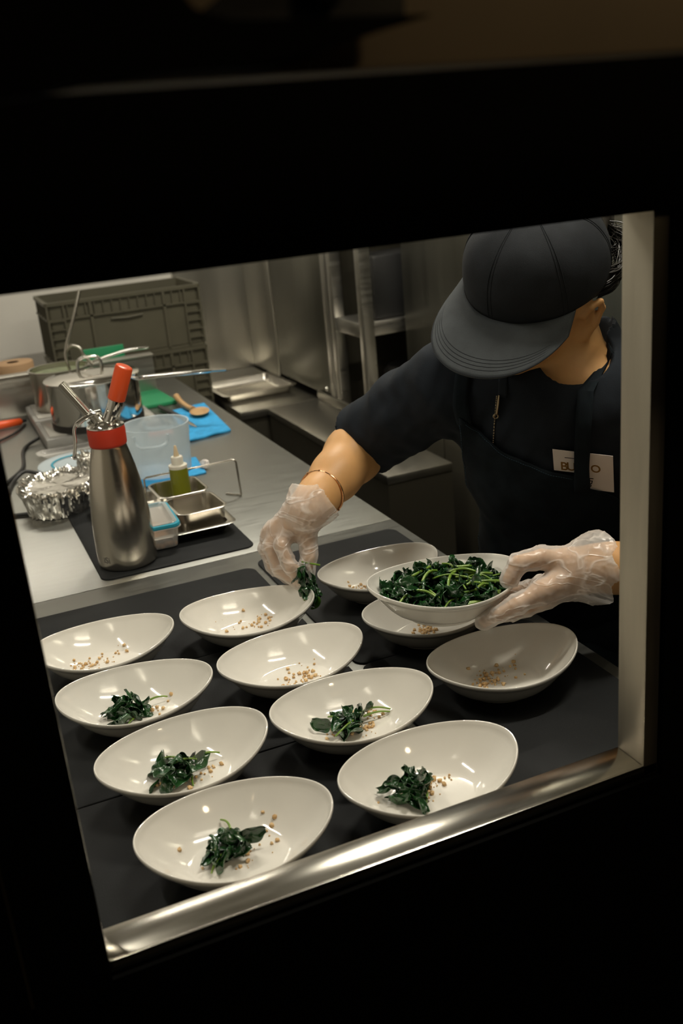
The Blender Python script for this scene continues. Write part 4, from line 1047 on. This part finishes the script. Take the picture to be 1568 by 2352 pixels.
glove('glove', HAND_L, WR_L, EL_L, dL, .006, .013, 8, (0, 0, .05))

# bracelet on the right wrist
bc = lerp(WR_R, EL_R, .21); Mx = Vector(dR).to_track_quat('Z', 'Y').to_matrix() @ Matrix.Rotation(0.0, 3, 'X')
tilt = Matrix.Rotation(math.radians(14), 3, 'X')
bm = bmesh.new()
add_tube(bm, [Vector(bc)+Mx @ (tilt @ Vector((.0365*math.cos(2*PI*k/64)+.001, .0340*math.sin(2*PI*k/64)-.001, 0))) for k in range(64)], .0016, 10, closed=True)
for k in (10, 16, 40):
    b = bmesh.new(); bmesh.ops.create_icosphere(b, subdivisions=1, radius=.0028)
    merge(bm, b, 0, Matrix.Translation(Vector(bc)+Mx @ (tilt @ Vector((.0365*math.cos(2*PI*k/64)+.001, .0340*math.sin(2*PI*k/64)-.001, 0)))))
fix(from_bm('bracelet', bm, M_GOLD))

# jacket with short sleeves
def cloth_noise(seed, amp, scale):
    rs = np.random.RandomState(seed); K = [(rs.normal(size=3)*scale*(1+.5*i), rs.uniform(0, 6.28), 1/(1+.6*i)) for i in range(5)]
    return lambda P: amp*sum(wt*np.sin(P@k+ph+1.5*np.sin(P@k[[1, 2, 0]]*.7)) for k, ph, wt in K)
J = Sdf(0.03)
J.group(0.06)
J.ell(CHEST, (.162, .106, .165), TM); J.ell(lerp(PELV, CHEST, .40), (.152, .105, .17), TM); J.ell(PELV+TU*.02, (.168, .114, .11), TM)
J.cone(NECK-TU*.025, SH_R-TU*.008, .052, .058); J.cone(NECK-TU*.025, SH_L-TU*.008, .052, .058)
J.group(0.02)
sl_end_R = lerp(SH_R, EL_R, .97); sl_end_L = lerp(SH_L, EL_L, .90)
J.chain([SH_R, lerp(SH_R, EL_R, .5), EL_R+(EL_R-SH_R)*.10], [.060, .059, .061]); J.chain([SH_L, EL_L+(EL_L-SH_L)*.08], [.060, .058])
uR = (EL_R-SH_R)/np.linalg.norm(EL_R-SH_R); uL = (EL_L-SH_L)/np.linalg.norm(EL_L-SH_L)
J.group(0.01); J.chain([NECK+TF*.026-TU*.032, NECK+TU*.048-TF*.030], [.046, .060])                 # stand collar
jn = cloth_noise(2, .0016, 34)
J.disp = lambda P: jn(P)*np.clip((np.linalg.norm(P-NECK, axis=1)-.075)/.05, 0, 1)
def near_seg(P, a, b, rad):
    t = np.clip(((P-a)@(b-a))/((b-a)@(b-a)), 0, 1); return np.linalg.norm(P-a-t[:, None]*(b-a), axis=1)-rad
hemR = V3(-.62, .30, -.72); hemR = (uR*.75+dR*-1*.45); hemR /= np.linalg.norm(hemR)
J.cuts = [lambda P: np.where(near_seg(P, SH_R, EL_R+uR*.05, .095) < 0, (P-sl_end_R)@uR, -1.0),
          lambda P: np.where(near_seg(P, SH_L, EL_L+uL*.05, .095) < 0, (P-sl_end_L)@uL, -1.0),
          lambda P: -sd_cone(P, sl_end_R-uR*.030, sl_end_R+uR*.05, .046, .057),
          lambda P: -sd_cone(P, sl_end_L-uL*.020, sl_end_L+uL*.05, .045, .054),
          lambda P: -sd_cone(P, NECK+TF*.026+TU*.010, NECK+TF*.055+TU*.075, .038, .060),
          lambda P: -sd_cone(P, NECK+TU*.010-TF*.010, NECK+TU*.13-TF*.040, .050, .057)]
jacket = fix(sdf_mesh('jacket', J, 0.0040, M_NAVY, smooth_it=1))
T = Sdf(0.03)
T.group(0.05); T.ell(PELV-TU*.03, (.166, .112, .10), TM)
for hip, knee, ank, toe in LEGS: T.chain([hip, knee, ank+TU*.02], [.092, .070, .062])
T.cuts = [lambda P: -(P[:, 2]+.86)]
fix(sdf_mesh('trousers', T, 0.008, M_NAVY, smooth_it=1))
for hip, knee, ank, toe in LEGS:
    Sh = Sdf(0.02); Sh.group(.03); Sh.chain([ank-TU*.022, toe-TU*.004], [.043, .036]); Sh.cuts = [lambda P: -(P[:, 2]-(FZ+.001))]
    fix(sdf_mesh('shoe', Sh, 0.005, M_BLACKP))

# cap: panelled crown, stiff curved brim with stitching
def capd(name, bm, mt, parent=None, smooth=True):
    M = Matrix(((HF[0], HL[0], HU[0], HEADC[0]), (HF[1], HL[1], HU[1], HEADC[1]), (HF[2], HL[2], HU[2], HEADC[2]), (0, 0, 0, 1)))
    bmesh.ops.transform(bm, matrix=M, verts=bm.verts)
    o = from_bm(name, bm, mt, None, smooth)
    if parent is None: return fix(o)
    o.data.transform(Matrix.Translation(-cook.location)); o.parent = parent; return o
CCX, CA, CB, CH = -.006, .106, .087, .108
def crown(a, e):
    """a: azimuth from the forehead, e: 0 at the band .. 1 at the top"""
    zb = .038-.040*(1-math.cos(a))/2 + .001*math.sin(a)**2
    ce, se = math.cos(e*PI/2), math.sin(e*PI/2)
    puff = 1+.030*math.sin(PI*min(1, e*1.3))
    seam = 1-.010*math.exp(-((((a/(PI/3)) % 1)-.0 if ((a/(PI/3)) % 1) < .5 else 1-((a/(PI/3)) % 1))/.06)**2)*min(1, 3*e)
    wr = 1+.010*noise.noise(Vector((a*2.2, e*3.5, 2)))
    return Vector((CCX+CA*math.cos(a)*(ce**.62)*puff*seam*wr, CB*math.sin(a)*(ce**.62)*puff*seam*wr, zb+(CH-zb*.3)*se**.95*wr))
bm = bmesh.new(); NA, NE = 120, 26; rows = []
for j in range(NE):
    e = j/(NE-1)*.985
    rows.append([bm.verts.new(crown(2*PI*i/NA, e)) for i in range(NA)])
for j in range(NE-1):
    for i in range(NA): bm.faces.new((rows[j][i], rows[j][(i+1) % NA], rows[j+1][(i+1) % NA], rows[j+1][i]))
bm.faces.new(rows[-1])
capo = capd('cap', bm, M_CAP)
so = capo.modifiers.new('s', 'SOLIDIFY'); so.thickness = .002; so.offset = -1
def brim_pt(b, t):
    """b: -1..1 across, t: 0 at the crown .. 1 at the outer edge"""
    a = b*1.18; p = crown(a, 0)
    th = b*PI/2*.98
    q = Vector((.058+.122*max(0, math.cos(th))**.85, .087*math.sin(th), 0))
    q.z = p.z-.003-.012*(q.y/.09)**2-.014*max(0, math.cos(th))
    r = p.lerp(q, t); r.z = p.z*(1-t)+q.z*t+.010*t*(1-t)-.012*(1-t)*t*(b*b)
    return r
bm = bmesh.new(); NB, NT = 60, 14; rows = []
for i in range(NB+1): rows.append([bm.verts.new(brim_pt(i/NB*2-1, j/NT)) for j in range(NT+1)])
for i in range(NB):
    for j in range(NT): bm.faces.new((rows[i][j], rows[i+1][j], rows[i+1][j+1], rows[i][j+1]))
brim = capd('brim', bm, M_BRIM, capo)
so = brim.modifiers.new('s', 'SOLIDIFY'); so.thickness = .0032; so.offset = 0
bm = bmesh.new()
for t in (.70, .76, .82, .88): add_tube(bm, [brim_pt(b/20*.80, t)+Vector((0, 0, .0016)) for b in range(-20, 21)], .00045, 6)
add_tube(bm, [brim_pt(b/20*.98, .985)+Vector((0, 0, .0010)) for b in range(-20, 21)], .0012, 6)
capd('brim_stitching', bm, M_CAP, capo)
bm = bmesh.new()
for k in range(6):
    for d in (-.030, .030): add_tube(bm, [crown(k*PI/3+d*(1-.2*e/20), e/20*.95)*1.0+Vector((0, 0, .0004)) for e in range(0, 21)], .0006, 6)
add_lathe(bm, [(0.008, .0), (.008, .003), (.005, .0055), (0, .006)], 20, Matrix.Translation((CCX, 0, crown(0, .985).z-.001)))
capd('crown_seams', bm, M_CAP, capo)

# hair: mass under the cap at the back, strands swept behind the ear
Hh = Sdf(0.01); Hh.group(.02)
Hh.ell(hp(-.024, 0, .020), (.090, .080, .082), HM); Hh.ell(hp(-.060, 0, -.020), (.048, .060, .050), HM); Hh.ell(hp(-.118, .004, .012), (.034, .036, .034), HM)
Hh.disp = lambda P: .0012*np.sin(((P-HEADC)@HU)*420+((P-HEADC)@HL)*160)
Hh.cuts = [lambda P: (P-HEADC)@HF+.018-.5*((P-HEADC)@HU-.010), lambda P: (P-HEADC)@HU-.052]
hair = fix(sdf_mesh('hair', Hh, .0032, M_HAIR, smooth_it=1))
bm = bmesh.new(); rng = random.Random(4)
def hloc(f, l, u): return Vector(hp(f, l, u))
for k in range(110):
    s = 1 if k % 5 else -1
    f0 = rng.uniform(-.055, -.016); u0 = .020-rng.uniform(0, .026)
    P = [hloc(f0, s*.0785, u0), hloc(f0-.030, s*(.083+rng.uniform(-.002, .003)), u0-.010+rng.gauss(0, .003)), hloc(f0-.075, s*(.066+rng.uniform(-.003, .004)), u0-.012+rng.gauss(0, .007)), hloc(-.112, s*.025+rng.gauss(0, .006), .010+rng.gauss(0, .010))]
    if k % 9 == 0: P[-1] = P[-1]+Vector((rng.gauss(0, .014), rng.gauss(0, .014), rng.gauss(0, .016)))
    add_tube(bm, smooth_path(P, 5), rng.uniform(.0005, .0012), 5)
for k in range(26):   # loose wisps at the nape
    P = [hloc(-.075+rng.gauss(0, .012), .055+rng.gauss(0, .010), -.005+rng.gauss(0, .010)), hloc(-.100+rng.gauss(0, .012), .060+rng.gauss(0, .012), .0+rng.gauss(0, .014)), hloc(-.118+rng.gauss(0, .018), .056+rng.gauss(0, .016), -.012+rng.gauss(0, .020))]
    add_tube(bm, smooth_path(P, 5), .0004, 5)
o = from_bm('strands', bm, M_HAIR); o.data.transform(Matrix.Translation(-cook.location)); o.parent = hair

# ------------------------------------------------------------------ apron, zip, stitching, card (laid on the jacket)
bpy.context.view_layer.update()
jm = jacket.data
JB = BVHTree.FromPolygons([tuple(v.co+cook.location) for v in jm.vertices], [tuple(p.vertices) for p in jm.polygons])
vF, vL, vU, vC = Vector(TFV), Vector(TL), Vector(TUPV), Vector(CHEST)
def on_jacket(l, h, off=0.0):
    org = vC+vL*l+vU*h+vF*.5
    hit, n, i, d = JB.ray_cast(org, -vF, .9)
    if hit is None:
        q = vC+vL*l+vU*h; hit, n, i, d = JB.find_nearest(q)
    return hit+vF*off+n*off*.3
def top_h(l):
    K = [(-.20, .150), (-.145, .118), (-.1316, .104), (-.09, .076), (-.03, .0585), (.0, .050), (.022, .0455)]
    for (a, x), (b, y) in zip(K[:-1], K[1:]):
        if l <= b: return x+(y-x)*(l-a)/(b-a)
    return K[-1][1]
bm = bmesh.new(); nL, nH = 40, 44; g = []
for i in range(nL+1):
    u = i/nL; row = []
    for j in range(nH+1):
        v = j/nH
        lr = .0225+(.075*min(1, max(0, (v-.05)/.25))**.6); l = -.150*(1-u)+lr*u
        l2 = l*(1+.10*v)
        h = top_h(-.150*(1-u)+.0225*u)*(1-v)+(-.33)*v
        row.append(on_jacket(l2, h, .0055+.0016*math.sin(l*95)*v))
    for k in range(1, 9): p = row[nH].copy(); p.z -= k*.055; p += Vector(TF)*(.010+.004*math.sin(l*60+k)); row.append(p)
    g.append([bm.verts.new(p) for p in row])
for i in range(nL):
    for j in range(len(g[0])-1): bm.faces.new((g[i][j], g[i][j+1], g[i+1][j+1], g[i+1][j]))
apron = fix(from_bm('apron', bm, M_APRON)); so = apron.modifiers.new('s', 'SOLIDIFY'); so.thickness = .0016; so.offset = 1
def band(name, pts, wdt, off, mt, parent):
    bm = bmesh.new(); rows = []
    P = smooth_path([Vector((l, h, 0)) for l, h in pts], 6)
    for i, p in enumerate(P):
        t = (P[min(i+1, len(P)-1)]-P[max(i-1, 0)]).normalized(); n = Vector((-t.y, t.x, 0))
        rows.append([bm.verts.new(on_jacket(p.x+n.x*wdt*k, p.y+n.y*wdt*k, off)) for k in (-.5, -.25, 0, .25, .5)])
    for i in range(len(rows)-1):
        for k in range(4): bm.faces.new((rows[i][k], rows[i][k+1], rows[i+1][k+1], rows[i+1][k]))
    o = from_bm(name, bm, mt); o.data.transform(Matrix.Translation(-cook.location)); o.parent = parent
    so = o.modifiers.new('s', 'SOLIDIFY'); so.thickness = .0016; so.offset = 1
    return o
band('strap', [(.0117, .030), (.0120, .070), (.0160, .140), (.0245, .205), (.035, .245)], .0205, .0105, M_APRON, apron)
band('strap', [(-.144, .105), (-.146, .150), (-.130, .200), (-.085, .250)], .0205, .0048, M_APRON, apron)
def thread(name, pts, off, r, mt, parent, dash=False):
    bm = bmesh.new(); P = [on_jacket(q.x, q.y, off) for q in smooth_path([Vector((l, h, 0)) for l, h in pts], 10)]
    if dash:
        for a, b in list(zip(P[:-1], P[1:]))[::1]: add_tube(bm, [a.lerp(b, .1), a.lerp(b, .75)], r, 5)
    else: add_tube(bm, P, r, 6)
    o = from_bm(name, bm, mt); o.data.transform(Matrix.Translation(-cook.location)); o.parent = parent
    return o
thread('stitching', [(l, top_h(l)-.003) for l in (-.142, -.1316, -.11, -.09, -.06, -.03, .0)], .0078, .0003, M_STITCH, apron, True)
thread('stitching', [(-.1500, .110), (-.152, .050), (-.153, -.02), (-.156, -.11), (-.160, -.20)], .0078, .0004, M_STITCH, apron, True)
thread('stitching', [(-.094, .150), (-.0935, .170), (-.0921, .1947)], .0010, .00035, M_STITCH, jacket, True)
thread('stitching', [(-.0921, .1947), (-.080, .1945), (-.0669, .193)], .0010, .00035, M_STITCH, jacket, True)
thread('zip_teeth', [(-.0975, .146), (-.102, .115), (-.1065, .079)], .0012, .0010, M_BRASS, jacket, True)
band('zip_flap', [(-.0790, .235), (-.0860, .190), (-.0900, .145)], .012, .0022, M_NAVY, jacket)
bm = bmesh.new(); zp = [on_jacket(l, h, .0035) for l, h in ((-.0945, .148), (-.0965, .138), (-.099, .126), (-.1005, .119))]
add_tube(bm, zp[:3], [.0020, .0028, .0022], 10, flat=.5); add_tube(bm, [zp[2]+(zp[3]-zp[2])*.5+vL*.0032*math.cos(a)+vU*.0036*math.sin(a) for a in [2*PI*k/16 for k in range(16)]], .0010, 6, closed=True)
o = from_bm('zip_pull', bm, M_BRASS); o.data.transform(Matrix.Translation(-cook.location)); o.parent = jacket
# printed card tucked behind the strap
c0, c1, c2 = on_jacket(-.026, .092, 0), on_jacket(.0528, .0756, 0), on_jacket(.0527, .0142, 0)
ex = (c1-c0).normalized(); ez = ex.cross(c2-c1).normalized()
if ez.dot(vF) < 0: ez = -ez
ey = ez.cross(ex).normalized(); CW, CHT = (c1-c0).length, (c2-c1).dot(-ey)
cardM = Matrix((ex, ey, ez)).transposed().to_4x4(); cardM.translation = c1-ex*CW-ey*CHT+ez*.0085
card = empty('printed_card', (0, 0, 0), 0, 'white printed card with ochre letters tucked behind the dark apron strap', 'card'); card.matrix_world = cardM
bm = bmesh.new(); prs = [(.0, CHT-.0345), (.040*CW/.083, CHT-.0345), (.040*CW/.083, 0), (CW, 0), (CW, CHT), (0, CHT)]
prs = [(x+.25*(CHT-y), y) for x, y in prs]   # the card hangs a little askew
add_loops(bm, [[(x, y, -.0003) for x, y in prs], [(x, y, .0003) for x, y in prs]]); from_bm('card_sheet', bm, M_PAPER, card, smooth=False)
def text(name, body, size, x, y, mt, rz=0.0):
    cu = bpy.data.curves.new(name, 'FONT'); cu.body = body; cu.size = size; cu.extrude = .00008; cu.offset = .00030; cu.shear = 0 if rz else -.25; x += .25*(CHT-y)*.9
    t = bpy.data.objects.new(name, cu); COL.objects.link(t); bpy.context.view_layer.update()
    me = bpy.data.meshes.new_from_object(t); bpy.data.objects.remove(t)
    o = link_mesh(name, me, mt, card, smooth=False); o.location = (x, y, .0004); o.rotation_euler = (0, 0, rz); return o
sx = CW/.083
text('ochre_letter', 'B', .0185, .0100*sx, CHT-.0320, M_INKO); text('ochre_letter', 'U', .0185, .0185*sx, CHT-.0315, M_INKO)
text('ochre_letter', 'S', .0185, .0285*sx, CHT-.0310, M_INKO); text('ochre_letter', 'O', .0170, .0520*sx, CHT-.0300, M_INKO)
text('small_print', '............', .0060, .0165*sx, CHT-.0115, M_INKB)
text('small_print', 'oLIT', .0095, .0520*sx, CHT-.0565, M_INKB, PI/2)

# spinach pinched in the right hand
rng = random.Random(77); V, F, MI = [], [], []
A = [Vector(p) for p in ((.4295, 1.2668, .1030), (.4330, 1.2625, .0840), (.4345, 1.2580, .0665), (.4305, 1.2520, .0490), (.4370, 1.2470, .0345))]
for i in range(22):
    t = rng.uniform(.0, 2.6); k = int(t); p = A[k].lerp(A[k+1], t-k)
    leaf(V, F, MI, p+Vector((rng.gauss(0, .003), rng.gauss(0, .003), 0)), rng.uniform(0, 6.28), rng.uniform(1.0, 1.5), rng.uniform(-1.5, 1.5), rng.uniform(.020, .032), rng.uniform(.008, .013), .0055, rng)
leaf(V, F, MI, A[3]+Vector((.008, 0, .004)), .4, 1.35, .4, .030, .014, .003, rng, 1)
base = A[2].copy(); V = [v-base for v in V]
pin = from_py('wilted_spinach', V, F, [M_LEAF, mat('young_spinach_leaf', (.05, .15, .012), .3, coat=.4)], midx=MI); pin.location = base
so = pin.modifiers.new('s', 'SOLIDIFY'); so.thickness = .0006; so = pin.modifiers.new('b', 'SUBSURF'); so.levels = 1; so.render_levels = 1
tag(pin, 'pinch of wilted spinach hanging from the gloved fingers', 'spinach')
for P in ([(.4300, 1.2660, .0985), (.4400, 1.2590, .0960), (.4520, 1.2500, .0935)], [(.4295, 1.2665, .0950), (.4335, 1.2610, .0800), (.4350, 1.2560, .0640)], [(.4290, 1.2560, .0560), (.4260, 1.2530, .0490), (.4225, 1.2520, .0440)]):
    bm = bmesh.new(); add_tube(bm, [Vector(q)-base for q in smooth_path(P, 5)], .0014, 8); from_bm('stem', bm, M_STEM, pin)
